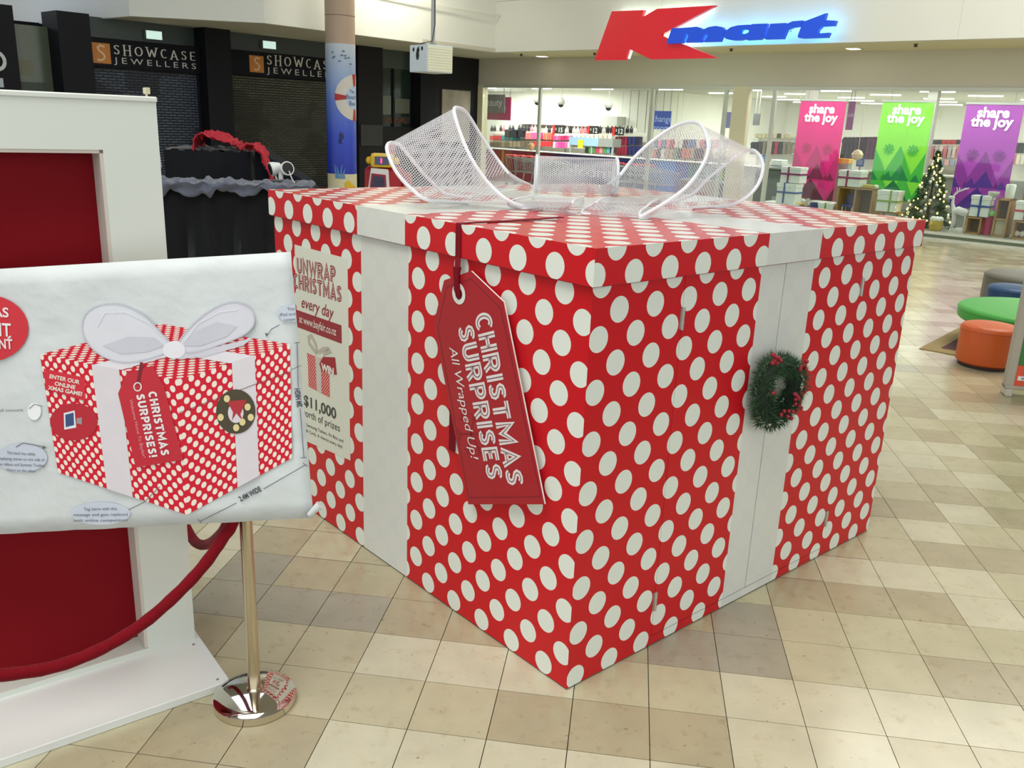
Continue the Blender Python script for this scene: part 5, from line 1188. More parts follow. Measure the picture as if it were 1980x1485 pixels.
b.build('lid_rim', mLR, lid)
b = MB(XF); b.box(x0 + .001, x1 - .001, x0 + .001, -.001, ZL - .002, ZL); b.box(x0 + .001, -.001, x0, x1, ZL - .002, ZL); b.box(W + .001, x1 - .001, x0, x1, ZL - .002, ZL); b.box(x0, x1, W + .001, x1 - .001, ZL - .002, ZL)
b.build('lid_underside', C((120, 30, 30)), lid)

# ---- printed competition poster on the left side
st = MB(XF)
def LP(bb, z, off=.002): return V((-off, bb, z))
PX, PY = V((0, -1, 0)), V((0, 0, 1))
st.poly([(-2.205, .41), (-1.66, .455), (-1.66, 1.515), (-2.205, 1.515)], (0, 0, 0), PX, PY, .0004, .0016)
poster = st.build('competition_poster', mat('poster_cream', (222, 224, 210), .45, var=.02), gift, label='cream competition poster with red and grey lettering')
DRED = C((150, 28, 40), .45); DGR = C((62, 62, 56), .5)
def pp(X, Y): q = lef(X, Y, .002); return q
def redinline(word, a, e, h, parent):
    a = pp(*a); e = pp(*e); L = (a.y - e.y)
    dirx = V((0, -L, e.z - a.z)).normalized(); o = V((-.0022, a.y, a.z))
    stroketext(word, o, dirx, PY, h, .22, XF, .0004, L).build('lettering', DRED, parent)
    stroketext(word, o, dirx, PY, h, .055, XF, .0010, L).build('lettering_inline', C((214, 190, 184)), parent)
Z = lambda X, Y: (540 + X / 3.5333, 480 + Y / 3.5357)
redinline('UNWRAP', Z(122, 168), Z(386, 236), .083, poster); redinline('CHRISTMAS', Z(100, 270), Z(426, 372), .083, poster)
a = pp(*Z(148, 388)); e = pp(*Z(368, 445)); txt(poster, XF, 'every day', V((-.003, a.y, a.z - .01)), PX, PY, .09, DRED, align='LEFT', shear=.3, fitw=a.y - e.y, bold=.0006, split=True)
a = pp(*Z(118, 432)); c = pp(*Z(425, 640)); d0 = pp(*Z(120, 526)); d1 = pp(*Z(425, 540))
b = MB(XF); b.poly([(-2.205, (a.z + d0.z) / 2 - .048), (-d1.y, (d1.z + c.z) / 2 - .048), (-d1.y, (d1.z + c.z) / 2 + .048), (-2.205, (a.z + d0.z) / 2 + .048)], (0, 0, 0), PX, PY, .0017, .0024)
bn = b.build('address_band', DRED, poster)
a = pp(*Z(138, 505)); e = pp(*Z(390, 598)); txt(bn, XF, 'at www.bayfair.co.nz', V((-.0034, a.y, a.z)), V((0, -1, (e.z - a.z) / (a.y - e.y) * 1.0)), PY, .06, C((226, 214, 206)), align='LEFT', fitw=a.y - e.y, bold=.0008)
# little printed parcel with win tag
a = pp(*Z(190, 715)); c = pp(*Z(345, 1020)); mS = dots('print_small', .02, .02, 0, 0, .0042, cream=(232, 214, 206))
def pq(P4, name, m, off=.0024):
    b = MB(XF); P4 = [pp(*Z(*q)) for q in P4]; b.add([(-off, q.y, q.z) for q in P4], [(0, 1, 2, 3)], [[(-q.y, q.z) for q in P4]]); return b.build(name, m, poster)
pq([(200, 945), (346, 1022), (342, 855), (196, 790)], 'printed_parcel', mS); pq([(196, 790), (342, 855), (342, 780), (189, 714)], 'printed_lid', mS, .0026)
pq([(258, 975), (290, 992), (286, 760), (246, 735)], 'printed_ribbon', C((206, 198, 188)), .003)
pq([(275, 790), (300, 742), (382, 746), (394, 866)], 'win_tag', C((160, 30, 42)), .0036); pq([(394, 866), (290, 838), (275, 790), (300, 742)], 'win_tag', C((160, 30, 42)), .0035)
a = pp(*Z(292, 832)); e = pp(*Z(378, 836)); txt(poster, XF, 'WIN', V((-.0042, a.y, a.z)), PX, PY, .055, C((232, 226, 218)), align='LEFT', fitw=a.y - e.y, bold=.003)
for pts in ([(256, 720), (205, 650), (200, 610), (222, 600), (250, 660), (262, 715)], [(268, 712), (300, 690), (335, 688), (345, 705), (300, 722)]):
    b = MB(XF); b.stroke([(-pp(*Z(*q)).y, pp(*Z(*q)).z) for q in pts], .022, (0, 0, 0), PX, PY, .003); b.build('printed_bow', C((188, 180, 168)), poster)
a = pp(*Z(168, 1068)); e = pp(*Z(388, 1168)); sl = (e.z - a.z) / (a.y - e.y)
for s_, A, Bq, h, bo in (('$11,000', (168, 1068), (388, 1168), .085, .002), ('worth of prizes', (150, 1135), (415, 1255), .06, 0.0), ('including Samsung Tablets, Fit Bits and', (110, 1180), (436, 1328), .026, 0.0), ('other Gift Cards. A chance every day!', (120, 1225), (432, 1368), .026, 0.0)):
    a = pp(*Z(*A)); e = pp(*Z(*Bq)); txt(poster, XF, s_, V((-.003, a.y, a.z)), V((0, -1, (e.z - a.z) / (a.y - e.y))), PY, h, DGR, align='LEFT', fitw=a.y - e.y, bold=bo)

# ---- hanging gift tag
OFF = .035
T = lambda X, Y: (lambda q: V((-q.y, q.z)))(lef(X, Y, OFF))
hole = T(888, 568); TRc, BRc, BLc, Lc = T(974, 584), T(1053, 975), T(906, 975), T(839, 626)
dn = ((BRc - TRc).normalized() + (BLc - Lc).normalized()).normalized(); rt = V((-dn.y, dn.x))
if rt.x < 0: rt = -rt
gt = thing('gift_tag', 'large red gift tag hanging on the left side of the giant box', 'tag', (-.02, -(BLc.x + BRc.x) / 2, BLc.y), XF)
O3 = V((-OFF, 0, 0)); X3 = V((0, -1, 0)); Y3 = V((0, 0, 1))
outl = [T(859, 542), T(911, 524), TRc, BRc, BLc, Lc]
b = MB(XF); b.poly([tuple(q) for q in outl], (0, 0, 0), X3, Y3, OFF - .007, OFF); b.build('board', C((226, 220, 216)), gt)
b = MB(XF); b.poly([tuple(q) for q in outl], (0, 0, 0), X3, Y3, OFF, OFF + .0012); face = b.build('face', mat('tag_red', (168, 26, 38), .4, var=.05), gt)
cen = sum(outl, V((0, 0))) / 6
b = MB(XF); b.stroke([tuple(q + (cen - q).normalized() * .032) for q in outl], .006, (0, 0, 0), X3, Y3, OFF + .0016, closed=True); b.build('stitch_line', C((136, 20, 32)), gt)
b = MB(XF); b.stroke([tuple(hole + V((.034 * math.cos(a), .034 * math.sin(a)))) for a in [2 * PI * k / 24 for k in range(24)]], .02, (0, 0, 0), X3, Y3, OFF + .003, closed=True); b.build('eyelet', C((226, 228, 222)), gt)
b = MB(XF); b.poly([(hole.x + .026 * math.cos(a), hole.y + .026 * math.sin(a)) for a in [2 * PI * k / 20 for k in range(20)]], (0, 0, 0), X3, Y3, OFF + .0012, OFF + .002); b.build('eyelet_hole', C((96, 14, 24)), gt)
Q = lambda X, Y: T(830 + X / 3.226, 520 + Y / 3.228)
TWH = C((228, 222, 222), .5)
D3 = V((0, -dn.x, dn.y)); R3 = V((0, -rt.x, rt.y))
def tagline(word, p0, p1, h):
    L = (p1 - p0).dot(dn); o = V((-OFF - .002, -p0.x, p0.y))
    stroketext(word, o, D3, R3, h, .24, XF, .0004, L).build('lettering', TWH, gt)
    stroketext(word, o, D3, R3, h, .035, XF, .0012, L).build('lettering_inline', C((120, 50, 56)), gt)
HS = abs((Q(283, 290) - Q(180, 368)).dot(rt)) * .84
tagline('CHRISTMAS', Q(283, 290), Q(480, 1350), HS); tagline('SURPRISES', Q(180, 368), Q(368, 1312), HS)
p0, p1 = Q(128, 488), Q(272, 1190); txt(gt, XF, 'All Wrapped Up!', V((-OFF - .003, -p0.x, p0.y)), D3, R3, .075, TWH, align='LEFT', shear=.25, fitw=(p1 - p0).dot(dn), split=True)
b = MB(XF)
for k in range(6):
    a = PI / 3 * k + .3; c = Q(262, 1030); dv = V((math.cos(a), math.sin(a)))
    b.stroke([tuple(c), tuple(c + dv * .10)], .008, (0, 0, 0), X3, Y3, OFF + .0017); e = c + dv * .065
    for s_ in (-.7, .7): b.stroke([tuple(e), tuple(e + V((math.cos(a + s_), math.sin(a + s_))) * .035)], .006, (0, 0, 0), X3, Y3, OFF + .0018)
b.build('printed_snowflake', C((142, 20, 34)), gt)
# its ribbon: over the lid, down through the eyelet, tail hanging behind
VEL = mat('tag_ribbon', (118, 8, 26), .7, spec=.2)
tp = lef(886, 433, OV + .004); hz = V((-OFF - .006, -hole.x, hole.y))
def strip(pts, w, side):
    b = MB(XF); rows = [[V(q) - V(side) * w / 2, V(q) + V(side) * w / 2] for q in pts]; b.grid(rows); return b
b = strip([(.52, tp.y - .04, HB + .012), (.3, tp.y - .02, HB + .006), (.05, tp.y, HB + .004), (-OV - .002, tp.y, HB + .003), (-OV - .004, tp.y, HB - .01), (-OV - .005, tp.y - .003, ZL), (-OFF - .008, hz.y + .008, hz.z + .1)], .034, (0, 1, 0))
o = b.build('ribbon', VEL, gt); md = o.modifiers.new('t', 'SOLIDIFY'); md.thickness = .003
b = MB(XF); b.tube([(-OFF - .008, hz.y + .008, hz.z + .11), (-OFF - .012, hz.y + .004, hz.z + .06), (-OFF - .012, hz.y, hz.z + .02), (-OFF, hz.y - .002, hz.z - .012)], [.018, .012, .014, .012], 8); b.build('ribbon_knot', VEL, gt, smooth=True)
q0, q1 = lef(875, 800, .006), lef(874, 872, .006)
b = strip([(-.008, hz.y + .05, hz.z), (-.008, q0.y, q0.z + .3), (-.006, q0.y, q0.z), (-.008, q1.y, q1.z)], .045, (0, 1, 0)); o = b.build('ribbon_tail', VEL, gt); md = o.modifiers.new('t', 'SOLIDIFY'); md.thickness = .002

# ---- wreath on the doors
wc = rig(1507, 755, .075); wr = thing('christmas_wreath', 'green pine wreath with red berries hung on the ribbon doors', 'wreath', (wc.x, -.02, wc.z - .2), XF)
b = MB(XF); rnd = random.Random(3)
ringp = [(wc.x + .125 * math.cos(a), -.07, wc.z + .122 * math.sin(a)) for a in [2 * PI * k / 28 for k in range(28)]]
b.tube(ringp, [.03 + .008 * math.sin(k * 1.7) for k in range(28)], 8, closed=True)
b.build('frame_ring', mat('pine_core', (30, 46, 32), .9, var=.3), wr, smooth=True)
PINE = mat('pine_needles', (44, 78, 48), .7, var=.5, scale=25)
b = MB(XF)
for k in range(3400):
    a = rnd.uniform(0, 2 * PI); ph = rnd.uniform(0, 2 * PI); R0 = .134 + .036 * math.cos(ph) + .012 * math.sin(3 * a + 1)
    c = V((wc.x + R0 * math.cos(a), -.07 - .035 * math.sin(ph), wc.z + .96 * R0 * math.sin(a)))
    rad = V((math.cos(a) * math.cos(ph), -math.sin(ph), math.sin(a) * math.cos(ph))); tan = V((-math.sin(a), 0, math.cos(a)))
    d = (rad * rnd.uniform(.5, 1) + tan * rnd.uniform(-.9, .5) + V((rnd.uniform(-.4, .4), rnd.uniform(-.4, .3), rnd.uniform(-.4, .4)))).normalized()
    L = rnd.uniform(.022, .048); e = c + d * L
    if e.y > -.004: e.y = -.004
    sd = d.cross(V((rnd.uniform(-1, 1), rnd.uniform(-1, 1), rnd.uniform(-1, 1)))).normalized() * .0022
    b.add([c - sd, c + sd, e], [(0, 1, 2)])
b.build('needles', PINE, wr, kind='stuff')
BER = mat('berry_red', (150, 16, 40), .3, var=.1)
for X, Y in [(1495, 686), (1500, 690), (1497, 697), (1505, 692), (1494, 702), (1502, 702), (1509, 697), (1560, 699), (1556, 706), (1549, 709), (1558, 713), (1547, 714), (1495, 760), (1537, 762), (1541, 766), (1538, 772), (1544, 770), (1538, 781), (1545, 785), (1549, 789), (1516, 795), (1525, 795), (1533, 796), (1522, 805), (1530, 809), (1510, 802)]:
    q = rig(X, Y, .125); b = MB(XF); b.sph(q, .0098, 8, 6); b.build('berry', BER, wr, smooth=True)

# ---- mesh bow on the lid
BWM = meshmat('bow_mesh', (222, 224, 228), .0125, .37); EDG = mat('bow_edging', (228, 230, 236), .4, var=.02)
bowp = XF @ V((1.22, 1.3, HB)); bow = thing('ribbon_bow', 'big white mesh ribbon bow lying on the giant gift box lid', 'bow', bowp)
def resample(P, n):
    """smooth curve through points"""
    P = [V(q) for q in P]; out = []
    for k in range(n):
        t = k / (n - 1) * (len(P) - 1); i = min(int(t), len(P) - 2); u = t - i
        p0 = P[max(i - 1, 0)]; p1 = P[i]; p2 = P[i + 1]; p3 = P[min(i + 2, len(P) - 1)]
        out.append(0.5 * ((2 * p1) + (p2 - p0) * u + (2 * p0 - 5 * p1 + 4 * p2 - p3) * u * u + (3 * p1 - p0 - 3 * p2 + p3) * u ** 3))
    return out
def ribbon(name, A, Bq, parent, n=44, m=8, edge=.009):
    A = resample(A, n); Bq = resample(Bq, n)
    for L_ in (A, Bq):
        for q in L_: q.z = max(q.z, HB + .008)
    b = MB(WF); rows = []; uvs = []; s_ = 0; prev = None
    for a, c in zip(A, Bq):
        mid = (a + c) / 2
        if prev is not None: s_ += (mid - prev).length
        prev = mid; w = (c - a).length
        rows.append([a.lerp(c, k / m) for k in range(m + 1)]); uvs.append([(s_, w * k / m) for k in range(m + 1)])
    b.grid(rows, uvs); o = b.build(name, BWM, parent, smooth=True)
    for L_ in (A, Bq):
        b = MB(WF)
        rr = [[], []]
        b.tube(L_, edge, 8); b.build('edging', EDG, o, smooth=True)
    return o
Zp = lambda X, Y, D: zat(X, Y, D)
g = lambda X, Y: gz(X, Y, HB + .01)
# left loop: front pass out and up, back pass returning
ribbon('loop', [g(905, 392), Zp(831, 388, 4.15), Zp(795, 365, 4.12), Zp(768, 335, 4.12), Zp(753, 305, 4.15), Zp(748, 284, 4.25), Zp(756, 276, 4.45), Zp(775, 283, 4.6), Zp(806, 321, 4.65), Zp(836, 354, 4.72), Zp(866, 377, 4.75), g(912, 381)],
       [g(1050, 402), Zp(992, 393, 4.25), Zp(945, 355, 4.3), Zp(911, 306, 4.32), Zp(889, 255, 4.38), Zp(878, 216, 4.45), Zp(884, 208, 4.62), Zp(903, 219, 4.8), Zp(932, 265, 4.88), Zp(965, 312, 4.92), Zp(990, 340, 4.95), g(1025, 358)], bow)
# right loop
ribbon('loop', [g(1165, 362), Zp(1191, 347, 4.75), Zp(1225, 306, 4.78), Zp(1262, 272, 4.8), Zp(1305, 244, 4.78), Zp(1340, 236, 4.65), Zp(1360, 248, 4.45), Zp(1370, 285, 4.3), Zp(1357, 322, 4.22), Zp(1327, 362, 4.15), Zp(1285, 393, 4.1), g(1236, 421)],
       [g(1285, 395), Zp(1337, 377, 4.95), Zp(1365, 349, 5.0), Zp(1395, 325, 5.02), Zp(1428, 300, 4.98), Zp(1452, 290, 4.82), Zp(1468, 300, 4.62), Zp(1475, 322, 4.5), Zp(1468, 352, 4.42), Zp(1446, 379, 4.4), Zp(1408, 398, 4.42), g(1340, 402)], bow)
# knot: roll of the same mesh
kA = g(1035, 371); kB = g(1188, 377); ax = (kB - kA); up = V((0, 0, 1)); dp = ax.cross(up).normalized(); rr_ = abs(kA.y) * 33 / F_PX; kA.z = kB.z = HB + .012 + rr_
def loopedge(c): return [c + (up * math.cos(a) + dp * math.sin(a)) * rr_ for a in [2 * PI * k / 28 + PI for k in range(29)]]
ribbon('knot', loopedge(kA), loopedge(kB), bow, n=36)
# tails curling on the lid in front
def gh(X, Y, h): return gz(X, Y, HB + h)
ribbon('tail', [g(1032, 379), gh(1003, 384, .05), gh(984, 391, .03), g(986, 398), g(1012, 403), g(1046, 402)], [g(1128, 381), gh(1112, 386, .07), gh(1102, 396, .05), gh(1092, 404, .02), g(1102, 411), g(1116, 413)], bow, n=24, edge=.006)
ribbon('tail', [g(1180, 381), gh(1162, 386, .07), gh(1145, 396, .05), gh(1128, 406, .02), g(1126, 413), g(1142, 414)], [g(1276, 385), gh(1262, 390, .06), gh(1250, 400, .05), gh(1238, 410, .03), g(1240, 421), g(1258, 420)], bow, n=24, edge=.006)
# ================================================================ FOREGROUND LEFT: booth, stanchion, ropes, sign
A0 = gz(377.5, 1234.6, .035); pang = math.atan2(.61, .79)     # booth frame: x to the right along the face, y away from the viewer
PFm = frame((A0.x, A0.y, 0), pang)
BWH = mat('booth_white', (214, 220, 212), .4, var=.015, scale=2); BIN = mat('booth_jamb', (204, 196, 186), .5, var=.02); BRED = mat('booth_red', (122, 8, 20), .6, var=.06, scale=3, spec=.12)
booth = thing('display_booth', 'white booth wall with a recessed dark red panel on a white platform', 'booth', (-1.2, 0, 0), PFm)
def pb(nm, m, *a, bevel=0, **k):
    b = MB(PFm); b.box(*a); return b.build(nm, m, booth, bevel=bevel, **k)
HT = 2.224; WB = 2.4; JW = .19; TOPZ = 2.04
b = MB(PFm); b.poly([(0, .035), (0, HT - .018), (-WB, HT - .018), (-WB, .035), (-WB + JW, .035), (-WB + JW, TOPZ), (-JW, TOPZ), (-JW, .035)], (0, 0, 0), (1, 0, 0), (0, 0, 1), -.24, 0); b.build('frame', BWH, booth)
pb('top_cap', BWH, -WB - .004, .004, -.006, .246, HT - .02, HT, bevel=.004)
pb('jamb', BIN, -JW - .012, -JW, .003, .12, .06, TOPZ); pb('jamb', BIN, -WB + JW, -WB + JW + .012, .003, .12, .06, TOPZ); pb('head_jamb', BIN, -WB + JW, -JW, .003, .12, TOPZ - .012, TOPZ)
pb('red_panel', BRED, -WB + JW + .012, -JW - .012, .11, .13, .058, TOPZ - .012); pb('sill', BWH, -WB + JW, -JW, .0, .13, .035, .058)
pb('back_sheet', BWH, -WB + JW, -JW, .2, .22, .035, TOPZ)
pb('platform', mat('platform_white', (226, 230, 228), .3, var=.02, scale=3), -WB - .1, .02, -.364, .3, 0, .035, bevel=.003)
for x, y in ((-.02, -.04), (-.02, -.33)):
    b = MB(PFm); b.lathe((x, y, .035), [(.006, 0), (.006, .001), (.002, .0015)], 8); b.build('screw', C((120, 120, 118)), booth)
q = pl(286, 187, PFm @ V((0, .02, 0)), PFm.to_3x3() @ V((0, 1, 0))); ql = PFm.inverted() @ q
t = thing('bracket', 'small pale clip standing on the white booth top', 'clip', (ql.x, .03, HT), PFm)
b = MB(PFm); b.box(ql.x - .008, ql.x + .01, .02, .05, HT + .008, HT + .03); b.build('cap', C((196, 190, 160)), t, bevel=.002); b = MB(PFm); b.cyl((ql.x, .035, HT), (ql.x, .035, HT + .01), .004, n=8); b.build('pin', C((230, 220, 180)), t)
# ---- stanchion
sc = gz(492, 1330, .06); sc = V((sc.x, sc.y, 0))
st_ = thing('stanchion', 'polished chrome rope stanchion behind the paper sign', 'stanchion', sc)
b = MB(WF); b.lathe(sc, [(.150, 0), (.154, .004), (.155, .032), (.150, .038), (.12, .047), (.07, .056), (.03, .06)], 56); b.build('base', CHROME, st_, smooth=True)
b = MB(WF); b.lathe(sc + V((0, 0, .058)), [(.030, 0), (.030, .006), (.0235, .01), (.0235, .86)], 28); b.build('post', mat('satin_chrome', (200, 190, 166), .22, metal=1.0, var=.03), st_, smooth=True)
b = MB(WF); b.lathe(sc + V((0, 0, .9)), [(.03, 0), (.034, .01), (.034, .05), (.02, .06), (.03, .075), (.026, .1), (.0, .11)], 24); b.build('finial', CHROME, st_, smooth=True)
# ---- velvet ropes
VELV = mat('rope_velvet', (118, 6, 22), .9, var=.2, scale=40, bump=.25, bscale=120, sheen=.08, spec=.15)
rd = V((-.80, -.60, 0)); rn = rd.cross(V((0, 0, 1)))
rp = [pl(X, Y, sc, rn) for X, Y in ((452, 1005), (430, 1042), (395, 1092), (345, 1146), (280, 1203), (205, 1250), (120, 1285), (40, 1301), (-60, 1308), (-160, 1290))]
rp = [V((sc.x, sc.y, .93)) + rd * .02] + rp + [rp[-1] + rd * .2 + V((0, 0, .2)), rp[-1] + rd * .35 + V((0, 0, .5))]
t = thing('velvet_rope', 'dark red velvet rope sagging across the front of the booth', 'rope', sc + V((0, 0, .5)))
R2 = resample(rp, 60)
b = MB(WF); b.tube(R2, [.0215 + .001 * math.sin(k * 1.9) for k in range(60)], 14); b.build('rope', VELV, t, smooth=True)
b = MB(WF); b.cyl(R2[0], R2[1], .025, n=14); b.build('end_cap', CHROME, t, smooth=True)
b = MB(WF); b.tube([R2[0] + V((.02 * math.cos(a), 0, .02 * math.sin(a))) for a in [2 * PI * k / 14 for k in range(14)]], .004, 6, closed=True); b.build('hook', CHROME, t, smooth=True)
t = thing('velvet_rope', 'short dark red rope dipping behind the booth edge', 'rope', sc + V((0, .3, .5)))
rp = resample([V((sc.x, sc.y + .02, .93)), zat(440, 1012, 3.05), zat(422, 1038, 3.2), zat(402, 1052, 3.36), zat(384, 1052, 3.48), zat(370, 1038, 3.56), zat(352, 1000, 3.66), zat(335, 940, 3.74)], 30)
b = MB(WF); b.tube(rp, .022, 12); b.build('rope', VELV, t, smooth=True); b = MB(WF); b.cyl(rp[-2], rp[-1], .026, n=12); b.build('end_cap', CHROME, t, smooth=True)
# ---- second stanchion holding the sign's far side, outside the picture
# ---- paper sign on the stanchion
sn = V((.05, -1, .12)).normalized(); sp_ = sc + V((0, -.105, .62))
def S3(X, Y): return pl(X, Y, sp_, sn)
cT, cB = S3(562, 487), S3(606, 1002); cTl, cBl = S3(-150, 528.6), S3(-150, 1041)
ux = ((cT - cTl).normalized() + (cB - cBl).normalized()).normalized(); uy = sn.cross(ux); uy = uy if uy.z > 0 else -uy
SO = cBl
def S2(X, Y): d = S3(X, Y) - SO; return (d.dot(ux), d.dot(uy))
sign = thing('paper_sign', 'large crumpled paper sign with a printed gift box design, hung on the stanchion', 'sign', (cBl + cB) / 2)
PAP = mat('paper_white', (208, 214, 215), .55, var=.03, scale=3, bump=.9, bscale=4)
b = MB(WF); n = 26; m_ = 16; rows = []
for j in range(m_ + 1):
    l = cBl.lerp(cTl, j / m_); r_ = cB.lerp(cT, j / m_); rows.append([l.lerp(r_, i / n) - sn * (.004 + .003 * noise2(i * .5, j * .7, 3) + .002 * noise2(i * 1.3, j * 1.1, 7)) for i in range(n + 1)])
b.grid(rows); o = b.build('sheet', PAP, sign, smooth=True); md = o.modifiers.new('t', 'SOLIDIFY'); md.thickness = .0012; md.offset = 1
b = MB(WF); q = S3(603, 985); b.cyl(q + ux * -.012 - uy * .02, q + ux * .03 + uy * .015, .009, .016, n=12); b.build('corner_curl', PAP, sign, smooth=True)
def sp(name, pts, m, k=1, parent=None):
    b = MB(WF); b.poly([S2(*q) for q in pts], SO, ux, uy, .001 + k * .0012, .0015 + k * .0012); return b.build(name, m, parent or sign)
def sl(name, pts, w, m, k=1, closed=False):
    b = MB(WF); b.stroke([S2(*q) for q in pts], w, SO, ux, uy, .002 + k * .0012, closed); return b.build(name, m, sign)
def ell(cx, cy, rx, ry, n=28): return [(cx + rx * math.cos(2 * PI * k / n), cy + ry * math.sin(2 * PI * k / n)) for k in range(n)]
def stx(s_, X0, Y0, X1, Y1, h, m, k=3, **kw):
    a = S2(X0, Y0); e = S2(X1, Y1); d = V((e[0] - a[0], e[1] - a[1])); L = d.length; d = d / L
    return txt(sign, WF, s_, SO + ux * a[0] + uy * a[1] + sn * (.002 + k * .0012), ux * d.x + uy * d.y, ux * -d.y + uy * d.x, h, m, fitw=L, align='LEFT', **kw)
def hom(src, dst):
    import numpy as np
    Am = []
    for (x, y), (u, v) in zip(src, dst):
        Am.append([x, y, 1, 0, 0, 0, -u * x, -u * y]); Am.append([0, 0, 0, x, y, 1, -v * x, -v * y])
    h = np.linalg.solve(np.array(Am, float), np.array([q for d in dst for q in d], float)); return lambda x, y: ((h[0] * x + h[1] * y + h[2]) / (h[6] * x + h[7] * y + 1), (h[3] * x + h[4] * y + h[5]) / (h[6] * x + h[7] * y + 1))
def dquad(name, P4, wu, wv, m, k):
    """printed face: picture quad (bl, br, tr, tl) with metric uv"""
    H = hom([(0, 0), (wu, 0), (wu, wv), (0, wv)], P4); b = MB(WF); n = 10; rows = []; uvs = []
    for j in range(n + 1):
        rows.append([SO + ux * S2(*H(wu * i / n, wv * j / n))[0] + uy * S2(*H(wu * i / n, wv * j / n))[1] + sn * (.002 + k * .0012) for i in range(n + 1)]); uvs.append([(wu * i / n, wv * j / n) for i in range(n + 1)])
    b.grid(rows, uvs); return b.build(name, m, sign), H
PD = dots('print_dots', .0212, .0212, .004, .004, .0051, red=(206, 30, 52), cream=(232, 226, 214), rough=.5, coat=0)
PW = C((216, 210, 216), .55); PW2 = C((226, 222, 230), .55)
o, HL = dquad('printed_left_face', [(113, 913), (362, 995), (343, 735), (78, 685)], .30, .22, PD, 1)
o, HR = dquad('printed_right_face', [(362, 995), (565, 885), (561, 665), (343, 735)], .24, .22, PD, 1)
o, HTp = dquad('printed_top_face', [(78, 685), (343, 735), (561, 665), (310, 626)], .30, .24, PD, 1)
def hp(H, *p): return [H(*q) for q in p]
sp('printed_ribbon', hp(HL, (.125, 0), (.185, 0), (.185, .22), (.125, .22)), PW, 3); sp('printed_ribbon', hp(HR, (.105, 0), (.155, 0), (.155, .22), (.105, .22)), PW, 3)
sp('printed_ribbon', hp(HTp, (.125, 0), (.185, 0), (.185, .24), (.125, .24)), PW2, 3); sp('printed_ribbon', hp(HTp, (0, .105), (.30, .105), (.30, .155), (0, .155)), PW2, 3.3)
sl('printed_lid_line', hp(HR, (0, .17), (.24, .17)), .002, C((120, 60, 70)), 4)
# printed bow
for pts, c in (([(340, 672), (300, 690), (240, 700), (190, 682), (163, 645), (166, 610), (195, 590), (240, 590), (280, 610), (310, 640)], (214, 216, 224)), ([(340, 672), (362, 640), (405, 602), (450, 584), (485, 596), (492, 625), (470, 648), (420, 668), (370, 682)], (212, 212, 222))):
    pts = [(q.x, q.y) for q in resample([V((p_[0], p_[1], 0)) for p_ in pts + pts[:1]], 40)][:-1]
    sp('printed_bow_loop', pts, C(c, .5), 4)
    sl('printed_bow_edge', pts, .004, C((190, 192, 204), .5), 5, True)
for pts in ([(320, 668), (285, 680), (235, 684), (200, 668), (250, 650), (300, 652)], [(352, 668), (380, 640), (420, 622), (460, 630), (440, 650), (390, 668)]): sp('printed_bow_fold', pts, C((198, 198, 210), .5), 5.2)
for pts in ([(325, 660), (290, 625), (245, 603), (205, 604), (190, 630)], [(358, 660), (385, 625), (425, 603), (462, 598)]): sl('printed_bow_crease', pts, .003, C((224, 226, 232), .5), 5.4)
sp('printed_bow_knot', ell(338, 676, 22, 17), C((228, 226, 234), .5), 5.5)
sp('printed_bow_tail', [(352, 680), (420, 670), (492, 652), (470, 668), (400, 688), (345, 694)], C((206, 204, 216), .5), 4.8)
# printed tag
TG = C((190, 26, 46), .5)
sp('printed_tag', [(246, 722), (296, 706), (318, 745), (356, 888), (264, 903), (230, 760)], TG, 5)
sl('printed_tag_ribbon', [(276, 700), (272, 722), (268, 742)], .011, C((120, 14, 30)), 5.6); sl('printed_eyelet', ell(268, 747, 7, 8, 14), .004, C((226, 222, 222)), 6, True)
TWP = C((232, 226, 228), .5)
def sign_stroke(word, p0, p1, h):
    a = V(S2(*p0)); e = V(S2(*p1)); d = (e - a); L = d.length; d /= L; o = SO + ux * a.x + uy * a.y + sn * .0095
    stroketext(word, o, ux * d.x + uy * d.y, ux * -d.y + uy * d.x, h, .24, WF, .0004, L).build('lettering', TWP, sign)
sign_stroke('CHRISTMAS', (288, 757), (314, 880), .028); sign_stroke('SURPRISES!', (265, 762), (291, 884), .028)
stx('Welcome Home To Bayfair!', 252, 772, 278, 884, .016, C((226, 150, 160)), 6)
# printed wreath, tablet and lettering
sp('printed_wreath', ell(457, 795, 38, 43), C((70, 62, 40)), 5); sp('printed_wreath_hole', ell(457, 797, 15, 20), PW, 5.5); sp('printed_wreath_bow', [(440, 775), (478, 772), (466, 800), (470, 812), (458, 798), (450, 812), (452, 796)], C((176, 40, 48)), 6)
for k, (X, Y) in enumerate([(428, 806), (480, 786), (458, 826), (470, 815), (440, 770), (486, 806)]): sp('printed_bauble', ell(X, Y, 6, 7, 12), C((222, 206, 150)), 6.2)
sp('printed_round_patch', ell(144, 815, 46, 36), C((182, 22, 42)), 3.5); sp('printed_tablet', [(125, 798), (146, 793), (149, 826), (126, 830)], C((226, 232, 236)), 4.5); sp('printed_screen', [(128, 801), (144, 797), (145, 821), (129, 825)], C((50, 76, 124)), 5); sp('printed_arm', [(150, 808), (160, 806), (160, 820), (150, 818)], C((150, 144, 146)), 4.6)
sp('printed_text_patch', [(86, 712), (166, 730), (166, 775), (90, 752)], C((206, 30, 52)), 3.4)
for s_, p in (('ENTER OUR', (97, 730, 155, 742)), ('ONLINE', (107, 744, 147, 752)), ('XMAS GAME!', (95, 752, 161, 765))): stx(s_, *p, .019, C((232, 222, 210)), 4.5, bold=.0006)
